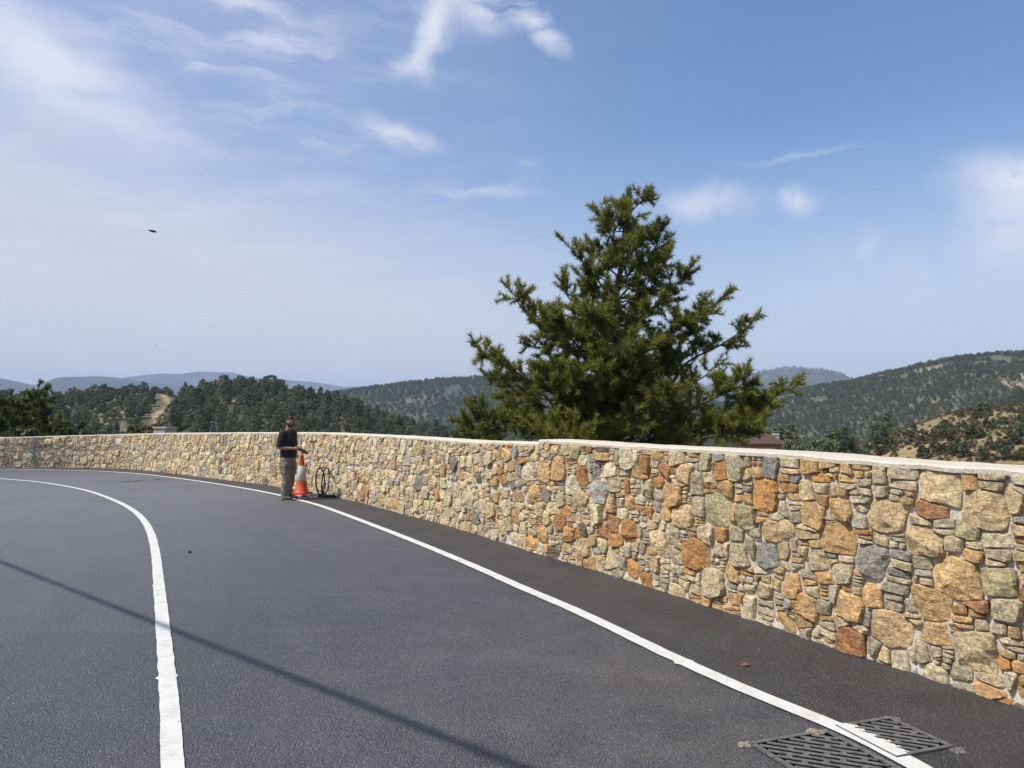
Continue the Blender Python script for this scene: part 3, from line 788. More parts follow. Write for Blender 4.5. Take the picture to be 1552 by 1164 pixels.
# ------------------------------------------------------------------ pines with real needles
def perp(v):
    v = v.normalized(); a = v.orthogonal().normalized(); return a, v.cross(a)
def rdir(r, up=0.0):
    z = r.uniform(-1, 1); a = r.uniform(0, 2 * math.pi); q = math.sqrt(1 - z * z)
    return Vector((q * math.cos(a), q * math.sin(a), z + up)).normalized()
class Pine:
    def __init__(s, seed, nlen=0.165, nwid=0.021, ncount=22, lsc=1.0):
        s.r = random.Random(seed); s.g = np.random.default_rng(seed); s.wood = MB(); s.tuf = []; s.cones = []; s.nlen = nlen; s.nwid = nwid; s.nc = ncount; s.lsc = lsc
    def limb(s, pts, r0, r1, n=6):
        k = len(pts); s.wood.tube(pts, [r0 + (r1 - r0) * (i / (k - 1)) ** 0.8 for i in range(k)], n, caps=False)
    def shoot(s, p, d, L, age, depth=0):
        """a twig that ends in tufts of needles; curves upward"""
        r = s.r; pts = [p.copy()]; q = p.copy(); d = d.normalized(); n = max(2, int(L / 0.12))
        for k in range(n):
            d = (d + Vector((0, 0, 0.10)) + rdir(r) * 0.26).normalized(); q = q + d * (L / n); pts.append(q.copy())
        s.limb(pts, 0.007 + 0.006 * L, 0.004, 4)
        for k in range(max(0, int(n * 0.25)), n):
            s.tuf.append((pts[k], pts[k + 1] - pts[k], age + r.uniform(-.15, .15)))
        s.tuf.append((pts[-1], d * 0.11, age + r.uniform(0, .3)))
        if depth < 1:
            for _ in range(int(L * 6.5 * s.lsc)):
                t = r.uniform(0.3, 0.95); k = min(n - 1, int(t * n)); b = pts[k].lerp(pts[k + 1], t * n - k)
                dd = (pts[k + 1] - pts[k]).normalized() * .8 + rdir(r) * 1.15 + Vector((0, 0, .12))
                s.shoot(b, dd, L * r.uniform(.3, .6), age + r.uniform(-.1, .2), depth + 1)
        if r.random() < 0.10: s.cones.append((pts[len(pts) // 2] + rdir(r) * 0.05, rdir(r, -.6)))
    def branch(s, pts, r0, full=1.0, start=0.3, age=0.4, tw=0.72):
        r = s.r
        q = catmull(pts, 6) if len(pts) > 2 else [pts[0].lerp(pts[-1], k / 8) for k in range(9)]
        s.limb(q, r0, 0.008, 6)
        seg = [(q[k + 1] - q[k]).length for k in range(len(q) - 1)]; Lb = sum(seg)
        n = int(Lb * 9.5 * full * s.lsc)
        for _ in range(n):
            t = start + (1 - start) * r.random() ** 0.75; x = t * Lb; k = 0
            while k < len(seg) - 1 and x > seg[k]: x -= seg[k]; k += 1
            b = q[k].lerp(q[k + 1], min(1, x / seg[k])); d = (q[k + 1] - q[k]).normalized()
            s.shoot(b, d * 0.62 + rdir(r) * 1.05 + Vector((0, 0, 0.24)), tw * r.uniform(.45, 1.0) * (1.12 - 0.35 * t), age + r.uniform(-.34, .34))
        s.shoot(q[-1], q[-1] - q[-2], tw * 0.6, age + .1)
    def needles(s):
        P = np.array([t[0] for t in s.tuf]); D = np.array([t[1] for t in s.tuf]); Ag = np.array([t[2] for t in s.tuf]); N = len(P); K = s.nc; g = s.g
        L = np.linalg.norm(D, axis=1, keepdims=True); Dn = D / L
        ref = np.where(np.abs(Dn[:, 2:3]) > .9, np.array([[1., 0, 0]]), np.array([[0, 0, 1.]])); U = np.cross(Dn, ref); U /= np.linalg.norm(U, axis=1, keepdims=True); Vv = np.cross(Dn, U)
        t = g.random((N, K, 1)); an = g.random((N, K, 1)) * 2 * np.pi; sp = g.uniform(.40, 1.25, (N, K, 1)); ln = s.nlen * g.uniform(.6, 1.1, (N, K, 1))
        b = P[:, None] + D[:, None] * t
        d = Dn[:, None] * np.cos(sp) + (U[:, None] * np.cos(an) + Vv[:, None] * np.sin(an)) * np.sin(sp)
        d[..., 2] += .06
        w = np.cross(d, g.normal(size=d.shape)); w /= np.linalg.norm(w, axis=2, keepdims=True) + 1e-9; w *= s.nwid * .5
        V = np.stack([b - w, b + w, b + d * ln], 2).reshape(-1, 3)
        f = np.arange(N * K * 3).reshape(-1, 3)
        c = np.clip(Ag[:, None, None] + g.normal(0, .15, (N, K, 1)), 0, 1); c = np.repeat(c, 3, axis=2); c[..., 2] += .06
        c = np.clip(c.reshape(-1), 0, 1)
        return V, f, np.stack([c, c, c], 1)
    def finish(s, root, name='crown', mat='needle'):
        V, f, c = s.needles(); o = Vector(root.location)
        V = V - np.array(o)
        link(name, np_mesh(name, V, f, c), M[mat], root)
        s.wood.V = [(a - o.x, b - o.y, z - o.z) for a, b, z in s.wood.V]
        s.wood.build('trunk', M['bark'], root, True)
        return len(f)
    def cone_part(s, root, most=92):
        m = MB(); m.lathe([(0, -.05), (.020, -.045), (.034, -.022), (.032, 0), (.024, .028), (.010, .05), (0, .056)], 8); me = m.mesh('pine_cone', True); me.materials.append(M['conebark'])
        s.r.shuffle(s.cones)
        for p, d in s.cones[:most]:
            q = bpy.data.objects.new('pine_cone', me); COL.objects.link(q); q.parent = root; q.location = p - Vector(root.location); q.rotation_euler = d.to_track_quat('Z', 'Y').to_euler(); q.scale = (1.25,) * 3

TY = 19.0
def tp(u, v, dy=0.0): return pt(u, v, TY + dy)
def trunk_u(v): return 916 + (690 - v) / 405.0 * 30 + 5 * math.sin(v * 0.021)
zb = float(terrain(np.array([tp(916, 690).x]), np.array([TY]))[0][0])
base = Vector((tp(916, 690).x, TY, zb - 0.1))
big = thing('pine_tree', 'tall spreading pine with open upswept branches standing alone just beyond the wall', 'tree', base)
P_ = Pine(11)
tk = [base] + [tp(trunk_u(v), v, 0.12 * math.sin(v * .03)) for v in (690, 640, 590, 540, 490, 440, 400, 360, 330, 308)]
P_.limb(catmull(tk, 4), 0.20, 0.014, 10)
def tpt(v): return tp(trunk_u(v), v, 0.12 * math.sin(v * .03))
SIL = [  # (height on the trunk, points outward, stem radius, fullness)
 (655, [(865, 612, -.5), (795, 572, -.8), (748, 545, -1.0), (714, 522, -1.0)], .05, 1.0),
 (640, [(830, 618, .2), (780, 590, .3), (740, 566, .4)], .04, 1.0),
 (575, [(872, 532, -.6), (838, 506, -.8), (822, 478, -.9)], .04, 1.3),
 (560, [(868, 530, -.2), (812, 486, -.2), (788, 462, -.3), (770, 432, -.4)], .042, 1.1),
 (465, [(898, 412, .1), (872, 385, .1), (854, 362, .1)], .026, .62),
 (520, [(885, 470, .5), (862, 452, .7), (856, 430, .8)], .028, .6),
 (395, [(922, 352, -.1), (908, 328, -.2), (906, 318, -.2)], .022, 1.1),
 (360, [(955, 325, 0), (972, 305, 0), (974, 300, 0)], .02, 1.2),
 (460, [(972, 412, -.1), (995, 372, -.2), (1010, 333, -.2)], .03, 1.35),
 (480, [(965, 445, -.4), (1000, 410, -.5), (1020, 372, -.5)], .03, 1.35),
 (515, [(985, 470, .3), (1022, 436, .4), (1050, 402, .5)], .03, .95),
 (560, [(985, 525, -.3), (1040, 490, -.4), (1078, 466, -.4), (1098, 452, -.4)], .038, 1.2),
 (600, [(1000, 560, .3), (1035, 515, .4), (1068, 470, .4)], .04, 1.2),
 (655, [(1000, 615, .0), (1035, 555, .1), (1090, 524, .1), (1128, 500, .1), (1143, 486, .1)], .045, .72),
 (650, [(1000, 605, -.4), (1060, 575, -.5), (1090, 552, -.6)], .04, .8),
 (668, [(1020, 630, -.5), (1085, 602, -.7), (1122, 585, -.8), (1133, 563, -.8)], .04, 1.15),
 (685, [(1030, 655, -.3), (1105, 632, -.5), (1165, 606, -.6), (1204, 582, -.6)], .04, 1.25),
 (690, [(1050, 660, .1), (1130, 634, .1), (1178, 612, .1)], .04, 1.25),
 (600, [(960, 560, -.9), (990, 520, -1.2)], .03, 1.2), (640, [(890, 600, -.9), (862, 560, -1.3)], .03, 1.2), (540, [(900, 500, -.7), (880, 468, -.9)], .028, 1.1),
 (430, [(950, 395, -.5), (975, 355, -.7)], .025, 1.2), (420, [(905, 392, .4), (892, 362, .5)], .022, 1.0),
 (690, [(1040, 668, -.8), (1110, 655, -1.0), (1160, 640, -1.2)], .035, 1.25),
 (690, [(860, 662, -.8), (800, 648, -1.1), (760, 632, -1.2)], .035, 1.1),
 (690, [(880, 668, -1.5), (840, 660, -2.0), (800, 650, -2.2)], .03, 1.2),
 (680, [(840, 640, .6), (790, 620, .8), (755, 600, .9)], .035, 1.0),
]
for v0, ps, r0, full in SIL:
    ps_ = [tpt(v0)] + [tp(*q) for q in ps]; ps_[-1] = ps_[-1].lerp(ps_[-2], min(.5, .30 / (ps_[-1] - ps_[-2]).length))
    P_.branch(ps_, r0 * 1.1, full * .78, 0.28, P_.r.uniform(.45, .75), .50 if v0 < 500 else .66)
HW = [(300, 16), (350, 34), (400, 50), (450, 66), (500, 92), (550, 125), (600, 140), (650, 165), (690, 175)]
for k in range(48):
    v = 335 + 355 * (k / 48) ** 0.80; hw = np.interp(v, [h[0] for h in HW], [h[1] for h in HW]) * TY / F
    a = k * 2.39996 + P_.r.uniform(-.4, .4); L = hw * P_.r.uniform(.45, .88)
    rise = P_.r.uniform(.25, .6) * L
    d = Vector((math.cos(a) * L, math.sin(a) * L, 0)); p0 = tpt(v)
    P_.branch([p0, p0 + d * .5 + Vector((0, 0, rise * .28)), p0 + d + Vector((0, 0, rise))], .012 + .016 * L, 1.0 if v > 520 else .90, .2, P_.r.uniform(.2, .75), 0.55 if v > 470 else .45)
for k in range(22):        # short inner growth that hides the lower trunk
    v = 560 + 130 * (k / 22); a = -math.pi / 2 + P_.r.uniform(-1.5, 1.5); L = P_.r.uniform(.5, 1.1); d = Vector((math.cos(a) * L, math.sin(a) * L, 0)); p0 = tpt(v)
    P_.branch([p0, p0 + d * .5, p0 + d + Vector((0, 0, .35 * L))], .016, 1.1, .1, P_.r.uniform(.3, .7), .5)
for k in range(12):
    v = 312 + k * 8; a = P_.r.uniform(0, 6.28); P_.shoot(tpt(v), Vector((math.cos(a), math.sin(a), 1.0)), .36, .55)
nn = P_.finish(big); P_.cone_part(big)
print('main pine needles', nn, 'tufts', len(P_.tuf))

def small_pine(name, label, u, v_top, y, width_px, seed, nb, group=None, nlen=.14, nwid=.012, nc=24, lsc=.8, zbase=None, mat='needle', lean=0.0, age=(.2, .6)):
    top = pt(u, v_top, y); zb = float(terrain(np.array([top.x]), np.array([top.y]))[0][0]) if zbase is None else zbase
    b = Vector((top.x - lean, top.y, zb - .1)); t = thing(name, label, 'tree', b, 0, group)
    p = Pine(seed, nlen, nwid, nc, lsc); H = top.z - b.z; hw = width_px * y / F / 2
    p.limb([b, b.lerp(top, .4), b.lerp(top, .75), top], 0.035 * H / 1.6 if H < 5 else .13, .012, 8)
    for k in range(nb):
        f = 0.16 + 0.80 * (k / nb); a = k * 2.39996 + p.r.uniform(-.4, .4); L = hw * (1 - f ** 1.6 * .86) * p.r.uniform(.65, 1.05)
        p0 = b.lerp(top, f); d = Vector((math.cos(a) * L, math.sin(a) * L, 0)); rise = L * p.r.uniform(.15, .6)
        p.branch([p0, p0 + d * .5 + Vector((0, 0, rise * .3)), p0 + d + Vector((0, 0, rise))], .012 + .01 * L, 1.0, .2, p.r.uniform(*age), .5 if lsc > .6 else .8)
    p.shoot(top - Vector((0, 0, .2)), Vector((0, 0, 1)), .4, .5)
    p.finish(t, 'crown', mat); return t
small_pine('young_pine', 'low bushy young pine peeping over the wall left of the tall pine', 728, 620, 17.0, 120, 31, 44, lsc=1.0, nc=24, nwid=.02, age=(.5, .9))
# ------------------------------------------------------------------ trees on the hills
def clump_crown(seed, H, Rw, shape, nclump, nleaf, leaf):
    g = np.random.default_rng(seed); V = []; C = []
    for k in range(nclump):
        f = g.random() ** (0.8 if shape == 'cone' else 1.0)
        if shape == 'cone': z = H * (0.16 + 0.82 * f); r = Rw * (1.04 - f) ** 0.8 * (0.75 + .4 * g.random())
        elif shape == 'round': z = H * (0.30 + 0.68 * f); r = Rw * math.sqrt(max(0.04, 1 - (2 * (f - 0.42)) ** 2 / 1.4)) * (0.7 + .4 * g.random())
        else: z = H * (0.05 + 0.9 * f); r = Rw * math.sqrt(max(0.05, 1 - f ** 2)) * (0.7 + .45 * g.random())
        a = g.random() * 6.283; rr_ = r * math.sqrt(g.uniform(.25, 1))
        c = np.array([math.cos(a) * rr_, math.sin(a) * rr_, z]); cs = Rw * g.uniform(.20, .36) * (1.15 - .5 * f)
        t = np.clip(.42 + g.normal(0, .16), 0, 1)
        d = g.normal(size=(nleaf, 3)); d /= np.linalg.norm(d, axis=1, keepdims=True)
        p = c + d * cs * g.uniform(.45, 1.0, (nleaf, 1)) * np.array([1, 1, .72])
        n = d + g.normal(0, .5, (nleaf, 3)) + np.array([0, 0, .35]); n /= np.linalg.norm(n, axis=1, keepdims=True)
        u = np.cross(n, g.normal(size=(nleaf, 3))); u /= np.linalg.norm(u, axis=1, keepdims=True); w = np.cross(n, u)
        s = leaf * g.uniform(.6, 1.3, (nleaf, 1))
        V.append(np.stack([p - u * s, p - w * s * .55, p + u * s, p + w * s * .55], 1).reshape(-1, 3))
        tt = np.clip(t + g.normal(0, .09, nleaf), 0, 1); C.append(np.repeat(tt, 4))
    V = np.concatenate(V); C = np.concatenate(C); f = np.arange(len(V)).reshape(-1, 4)
    return np_mesh('crown', V, f, np.stack([C] * 3, 1))
def trunk_mesh(seed, H, Rw, top=.8):
    r = random.Random(seed); m = MB()
    m.tube([(0, 0, -.6), (r.uniform(-.1, .1), r.uniform(-.1, .1), H * .3), (r.uniform(-.2, .2), r.uniform(-.2, .2), H * .6), (0, 0, H * top)], [H * .028, H * .022, H * .015, H * .005], 6)
    for k in range(6):
        a = r.uniform(0, 6.28); z = H * r.uniform(.3, .65); m.tube([(0, 0, z), (math.cos(a) * Rw * .5, math.sin(a) * Rw * .5, z + H * .1)], [H * .010, H * .004], 4)
    return m.mesh('trunk', True)
PROTO = []
for k, (H, Rw, sh, nc, nl, lf) in enumerate([(6.2, 2.7, 'round', 84, 40, .17), (7.2, 2.5, 'cone', 90, 40, .17), (7.8, 2.5, 'cone', 84, 40, .17), (6.4, 3.1, 'round', 92, 40, .18), (6.9, 2.9, 'cone', 90, 40, .18)]):
    PROTO.append((clump_crown(100 + k, H, Rw, sh, nc, nl, lf), trunk_mesh(120 + k, H, Rw)))
PROTO[0][0].materials.append(M['tree'])
for c, t in PROTO:
    if not c.materials: c.materials.append(M['tree'])
    t.materials.append(M['bark'])
def put_tree(x, y, sc, k, name, label, group, cat='tree', dz=0.0, protos=None, z=None):
    c, t = (protos or PROTO)[k]
    if z is None: z = float(terrain(np.array([x]), np.array([y]))[0][0])
    o = thing(name, label, cat, (x, y, z - 0.15 + dz), rnd.uniform(0, 6.28), group)
    o.scale = (sc * rnd.uniform(.85, 1.15), sc * rnd.uniform(.85, 1.15), sc * rnd.uniform(.85, 1.2))
    for nm, me in (('crown', c), ('trunk', t)):
        if me is None: continue
        q = bpy.data.objects.new(nm, me); COL.objects.link(q); q.parent = o
    return o
rnd = random.Random(5)
def scatter(u0, u1, d0, d1, spacing, n, ok=None, seed=1):
    r = random.Random(seed); pts = []; g = {}
    t0, t1 = R(T(u0)), R(T(u1))
    for _ in range(n):
        a = r.uniform(t0, t1); d = math.sqrt(r.uniform(d0 * d0, d1 * d1)); x, y = math.sin(a) * d, math.cos(a) * d
        if ok and not ok(x, y, d, a): continue
        k = (int(x // spacing), int(y // spacing)); bad = False
        for i in (-1, 0, 1):
            for j in (-1, 0, 1):
                for q in g.get((k[0] + i, k[1] + j), ()):
                    if (q[0] - x) ** 2 + (q[1] - y) ** 2 < spacing ** 2: bad = True
        if bad: continue
        g.setdefault(k, []).append((x, y)); pts.append((x, y, d))
    return pts
def proj(x, y, z):
    yc = y * math.cos(PITCH) + (z - CH) * math.sin(PITCH); zc = -y * math.sin(PITCH) + (z - CH) * math.cos(PITCH)
    return 776 + F * x / yc, 582 - F * zc / yc
def inst_stuff(name, pts, proto, smin, smax, seed, kind='stuff', label=None):
    """one object: copies of a crown at a cloud of points"""
    r = np.random.default_rng(seed); P = np.array([(p[0], p[1]) for p in pts]); z, _ = terrain(P[:, 0], P[:, 1])
    V = np.concatenate([P, (z - .2)[:, None]], 1)
    me = bpy.data.meshes.new(name); me.vertices.add(len(V)); me.vertices.foreach_set('co', V.astype(np.float32).ravel())
    a = me.attributes.new('size', 'FLOAT', 'POINT'); a.data.foreach_set('value', r.uniform(smin, smax, len(V)).astype(np.float32))
    a = me.attributes.new('turn', 'FLOAT', 'POINT'); a.data.foreach_set('value', r.uniform(0, 6.28, len(V)).astype(np.float32))
    o = link(name, me); tag(o, label, kind=kind)
    ng = bpy.data.node_groups.new(name, 'GeometryNodeTree')
    ng.interface.new_socket('Geometry', in_out='INPUT', socket_type='NodeSocketGeometry'); ng.interface.new_socket('Geometry', in_out='OUTPUT', socket_type='NodeSocketGeometry')
    N = NT(ng); gi = N.node('NodeGroupInput'); go = N.node('NodeGroupOutput')
    oi = N.node('GeometryNodeObjectInfo', {'transform_space': 'ORIGINAL'}); oi.inputs['Object'].default_value = proto; oi.inputs['As Instance'].default_value = True
    sz = N.node('GeometryNodeInputNamedAttribute', {'data_type': 'FLOAT'}); sz.inputs['Name'].default_value = 'size'
    tn = N.node('GeometryNodeInputNamedAttribute', {'data_type': 'FLOAT'}); tn.inputs['Name'].default_value = 'turn'
    rot = N.node('ShaderNodeCombineXYZ', None, _2=tn.outputs[0])
    ip = N.node('GeometryNodeInstanceOnPoints'); ng.links.new(gi.outputs[0], ip.inputs['Points']); ng.links.new(oi.outputs['Geometry'], ip.inputs['Instance'])
    ng.links.new(rot.outputs[0], ip.inputs['Rotation']); ng.links.new(sz.outputs[0], ip.inputs['Scale'])
    ng.links.new(ip.outputs[0], go.inputs[0])
    md = o.modifiers.new('scatter', 'NODES'); md.node_group = ng
    return o
def off_track(x, y): return float(track_d(np.array([x]), np.array([y]))[0]) > 4.5
# --- the wooded hill and the knoll, left
def ok_wood(x, y, d, a):
    dens = vnoise(np.array([x / 22.]), np.array([y / 22.]), 77)[0]
    u = 776 + F * math.tan(a)
    if u < 262 and d > 285 and rnd.random() < .35: return False
    if dens < 0.12: return False
    return off_track(x, y)
cand = scatter(40, 760, 120, 300, 4.3, 9000, ok_wood, 3) + scatter(-90, 262, 300, 350, 5.5, 900, ok_wood, 4)
# those the photo can show: above the wall line, the front of the hill
vis = []
for x, y, d in cand:
    z = float(terrain(np.array([x]), np.array([y]))[0][0]); u, v = proj(x, y, z + 8.5)
    if v < 660: vis.append((x, y, d, u, v, z))
print('left trees', len(cand), 'showing', len(vis))
dense_ = []
vis.sort(key=lambda q: q[2])
step_ = max(1.0, len(vis) / 225.0)
keep = {int(k * step_) for k in range(225)}
first = None
for n_, (x, y, d, u, v, z) in enumerate(vis):
    if n_ in keep:
        o = put_tree(x, y, rnd.uniform(.52, .88) * (.72 if u < 262 else 1.0), rnd.randrange(5), 'hill_pine', 'dark green pine on the wooded hill behind the man in the black shirt' if u > 262 else 'dark green pine on the low knoll left of the pale dirt track',
                     'pines covering the wooded hill behind the man' if u > 262 else 'pines covering the knoll left of the dirt track', z=z)
        if first is None and o.children[0].data == PROTO[0][0]: first = o
    else: dense_.append((x, y, d))
crownA = [c for c in first.children if c.name.startswith('crown')][0]
if dense_: inst_stuff('forest', dense_, crownA, .5, .8, 21)
# undergrowth between the trunks
ug = scatter(0, 720, 110, 340, 2.6, 9000, lambda x, y, d, a: off_track(x, y), 8)
inst_stuff('undergrowth', ug, crownA, .20, .46, 22)
# --- the hazy wood in the middle and the spotted slope on the right: masses
fw = scatter(420, 1160, 620, 1330, 7.0, 16000, lambda x, y, d, a: vnoise(np.array([x / 40.]), np.array([y / 40.]), 5)[0] > .16, 9)
inst_stuff('far_forest', fw, crownA, .75, 1.25, 23)
fs = scatter(1060, 1660, 380, 960, 3.6, 80000, lambda x, y, d, a: vnoise(np.array([x / 30.]), np.array([y / 30.]), 6)[0] + vnoise(np.array([x / 140.]), np.array([y / 140.]), 16)[0] * .7 > .40, 10)
inst_stuff('slope_forest', fs, crownA, .25, .85, 24)
sp = scatter(1300, 1700, 240, 470, 4.5, 2500, lambda x, y, d, a: vnoise(np.array([x / 20.]), np.array([y / 20.]), 26)[0] > .45, 12)
inst_stuff('spur_scrub', sp, crownA, .25, .5, 25)
# far blue mountains carry woods too, as a rough skin of clumps on the crest
fb = scatter(860, 1420, 2500, 3700, 26, 5000, lambda x, y, d, a: vnoise(np.array([x / 160.]), np.array([y / 160.]), 36)[0] > .42, 13)
inst_stuff('mountain_scrub', fb, crownA, .9, 1.6, 26)

# --- scrub hill on the right: shrubs and small pines, each placed where it stands
SH = [(clump_crown(200 + k, 2.6, 1.7, 'bush', 44, 26, .16), None) for k in range(3)]
for c, t in SH: c.materials.append(M['olive'])
SP_ = [(clump_crown(220 + k, 4.4, 1.75, 'cone', 60, 30, .17), trunk_mesh(230 + k, 4.4, 1.7)) for k in range(3)]
for c, t in SP_: c.materials.append(M['tree']); t.materials.append(M['bark'])
small = [(1376, 672, 1.15), (1384, 655, .85), (1362, 668, .7), (1392, 676, .6), (1428, 662, .95), (1440, 665, .7), (1472, 664, 1.05), (1484, 660, .75), (1486, 630, .85), (1495, 627, .8), (1476, 634, .6),
         (1452, 690, 1.05), (1462, 697, .9), (1500, 672, .7), (1530, 694, 1.25), (1518, 700, 1.0), (1545, 668, 1.3), (1550, 640, .9), (1506, 647, .7), (1458, 633, .6), (1468, 626, .5), (1404, 700, .8), (1486, 697, .9)]
for u, v, sc in small:
    h = hit(u, v + 3)
    if h is None: continue
    put_tree(h.x, h.y, .74 * sc * h.y / 150, rnd.randrange(3), 'small_pine', 'small dark bushy pine on the tan scrub hill above the right end of the wall', 'small pines dotted over the tan scrub hill', protos=SP_, z=h.z)
for k in range(64):
    u = rnd.uniform(1310, 1552); v = rnd.uniform(np.interp(u, [1300, 1350, 1400, 1450, 1500, 1552], [690, 665, 650, 634, 624, 625]), 705)
    h = hit(u, v)
    if h is None or h.y > 200: continue
    put_tree(h.x, h.y, rnd.uniform(.28, .62), rnd.randrange(3), 'shrub', 'low olive green shrub on the tan scrub hill above the right end of the wall', 'shrubs dotted over the tan scrub hill', cat='shrub', protos=SH, z=h.z)
DT_ = [(clump_crown(260, 1.6, 1.3, 'bush', 34, 22, .13), None)]
M['dry'] = mat_leaf('dry_scrub_foliage', (0.075, 0.066, 0.032), (0.250, 0.210, 0.105), 0.15, 0.8); DT_[0][0].materials.append(M['dry'])
h = hit(1440, 680); dry0 = put_tree(h.x, h.y, .6, 0, 'shrub', 'straw coloured dry shrub in the middle of the tan scrub hill', 'shrubs dotted over the tan scrub hill', cat='shrub', protos=DT_, z=h.z); shc = dry0.children[0]
gr = scatter(1180, 1700, 60, 175, 0.85, 30000, lambda x, y, d, a: vnoise(np.array([x / 7.]), np.array([y / 7.]), 46)[0] > .36, 14)
inst_stuff('dry_scrub', gr, shc, .20, .52, 27)
og = [o for o in COL.objects if o.name.startswith('shrub') and o.children and o.children[0].data == SH[0][0]][0].children[0]
gr2 = scatter(1180, 1700, 60, 175, 2.3, 6000, lambda x, y, d, a: vnoise(np.array([x / 6.]), np.array([y / 6.]), 56)[0] > .5, 15)
inst_stuff('olive_scrub', gr2, og, .12, .34, 28)
# --- valley trees just above the wall, between the pine and the scrub hill
for u, v, y, sc in [(1212, 650, 62, .62), (1222, 655, 60, .5), (1198, 652, 75, .5), (1262, 654, 80, .55), (1275, 652, 82, .66), (1288, 655, 84, .62), (1248, 662, 70, .4), (1330, 640, 120, .6), (1344, 637, 125, .62), (1180, 645, 130, .6), (1300, 662, 90, .4)]:
    t = pt(u, v, y); gz = float(terrain(np.array([t.x]), np.array([t.y]))[0][0]); sc = min(max((t.z - gz) / 7.4, sc), 1.6 * sc); H = min(7.4 * sc, t.z - gz)
    put_tree(t.x, t.y, sc, rnd.randrange(5), 'valley_pine', 'dark bushy pine just above the coping between the tall pine and the scrub hill', 'pines in the dip between the tall pine and the scrub hill', z=t.z - H)
# --- dense clump beyond the wall at the far left
for k, (u, v, y, w, nb, lab) in enumerate([
    (58, 583, 46, 95, 46, 'pine with a thin bare leader, tallest of the dark clump at the far left'),
    (18, 600, 43, 100, 42, 'broad yellow-tipped pine at the left end of the wall, lower than its neighbour'),
    (-34, 596, 44, 110, 40, 'dark pine cut by the left edge of the photo beyond the wall'),
    (92, 632, 42, 60, 26, 'low yellow-green bushy pine on the right of the dark clump at the far left')]):
    small_pine('clump_pine', lab, u, v, y, w, 51 + k, nb, 'pines in the dark clump at the far left', .20, .045, 22, .75, age=(.0, .30))
for k, (u, v, y, sc) in enumerate([(-25, 606, 55, .75), (6, 612, 52, .70), (34, 606, 54, .78), (72, 610, 53, .72), (-55, 604, 52, .75), (50, 622, 50, .62), (88, 626, 51, .55)]):
    t = pt(u, v, y); gz = float(terrain(np.array([t.x]), np.array([t.y]))[0][0]); sc = min(max((t.z - gz) / 6.6, sc), 1.7 * sc)
    put_tree(t.x, t.y, sc, rnd.randrange(5), 'clump_tree', 'dark green bushy tree filling the dense clump behind the wall at the far left', 'dark trees filling the clump at the far left', z=t.z - 6.6 * sc)
for k, (u, v, y, w) in enumerate([(-70, 640, 43, 90), (35, 640, 40, 100), (120, 648, 44, 60), (205, 650, 60, 40), (222, 645, 62, 36)]):
    t = pt(u, v, y); sc = w * y / F / 3.2
    put_tree(t.x, t.y, sc, rnd.randrange(3), 'bush', ['dark round bush behind the wall at the left edge of the photo', 'dark round bush in front of the yellow-tipped pine at far left', 'olive bush behind the wall, right of the far left pine clump', 'pair of olive bushes left of the concrete block, the left one', 'olive bush just left of the concrete block'][k], 'bushes behind the far wall', cat='bush', protos=SH, z=t.z - 2.4 * sc)
# ------------------------------------------------------------------ the man
def remesh(name, meshes, vox, smooth_it=2):
    bm = bmesh.new()
    for m in meshes: bm.from_mesh(m)
    me = bpy.data.meshes.new(name + '_raw'); bm.to_mesh(me); bm.free()
    o = bpy.data.objects.new(name + '_raw', me); COL.objects.link(o)
    q = o.modifiers.new('r', 'REMESH'); q.mode = 'VOXEL'; q.voxel_size = vox
    if smooth_it: s = o.modifiers.new('s', 'SMOOTH'); s.iterations = smooth_it; s.factor = .5
    dg = bpy.context.evaluated_depsgraph_get(); r = bpy.data.meshes.new_from_object(o.evaluated_get(dg)); r.name = name
    bpy.data.objects.remove(o)
    r.polygons.foreach_set('use_smooth', np.ones(len(r.polygons), dtype=bool))
    return r
M['skin'] = simple('sunlit_skin', (0.32, 0.16, 0.10), 0.5, .12, 18)
M['shirt'] = simple('black_cotton', (0.012, 0.012, 0.014), 0.85, .3, 30, bumpd=.01)
M['trouser'] = simple('khaki_grey_cloth', (0.175, 0.155, 0.118), 0.9, .25, 14, bumpd=.02)
M['shoe'] = simple('dark_shoe', (0.018, 0.017, 0.017), 0.6, .3, 30)
M['sole'] = simple('pale_sole', (0.42, 0.41, 0.38), 0.7, .2, 30)
M['hair'] = simple('dark_hair', (0.010, 0.008, 0.007), 0.7, .3, 60, bumpd=.01)
M['black'] = simple('black_plastic', (0.014, 0.014, 0.015), 0.4, .2, 40)
M['eye'] = simple('eye_white', (0.5, 0.48, 0.45), 0.3, .05, 10)
foot_pt = gp(436, 757.5)
man = thing('person', 'bearded man in black t-shirt and khaki trousers standing by the wall', 'person', foot_pt, R(-22))
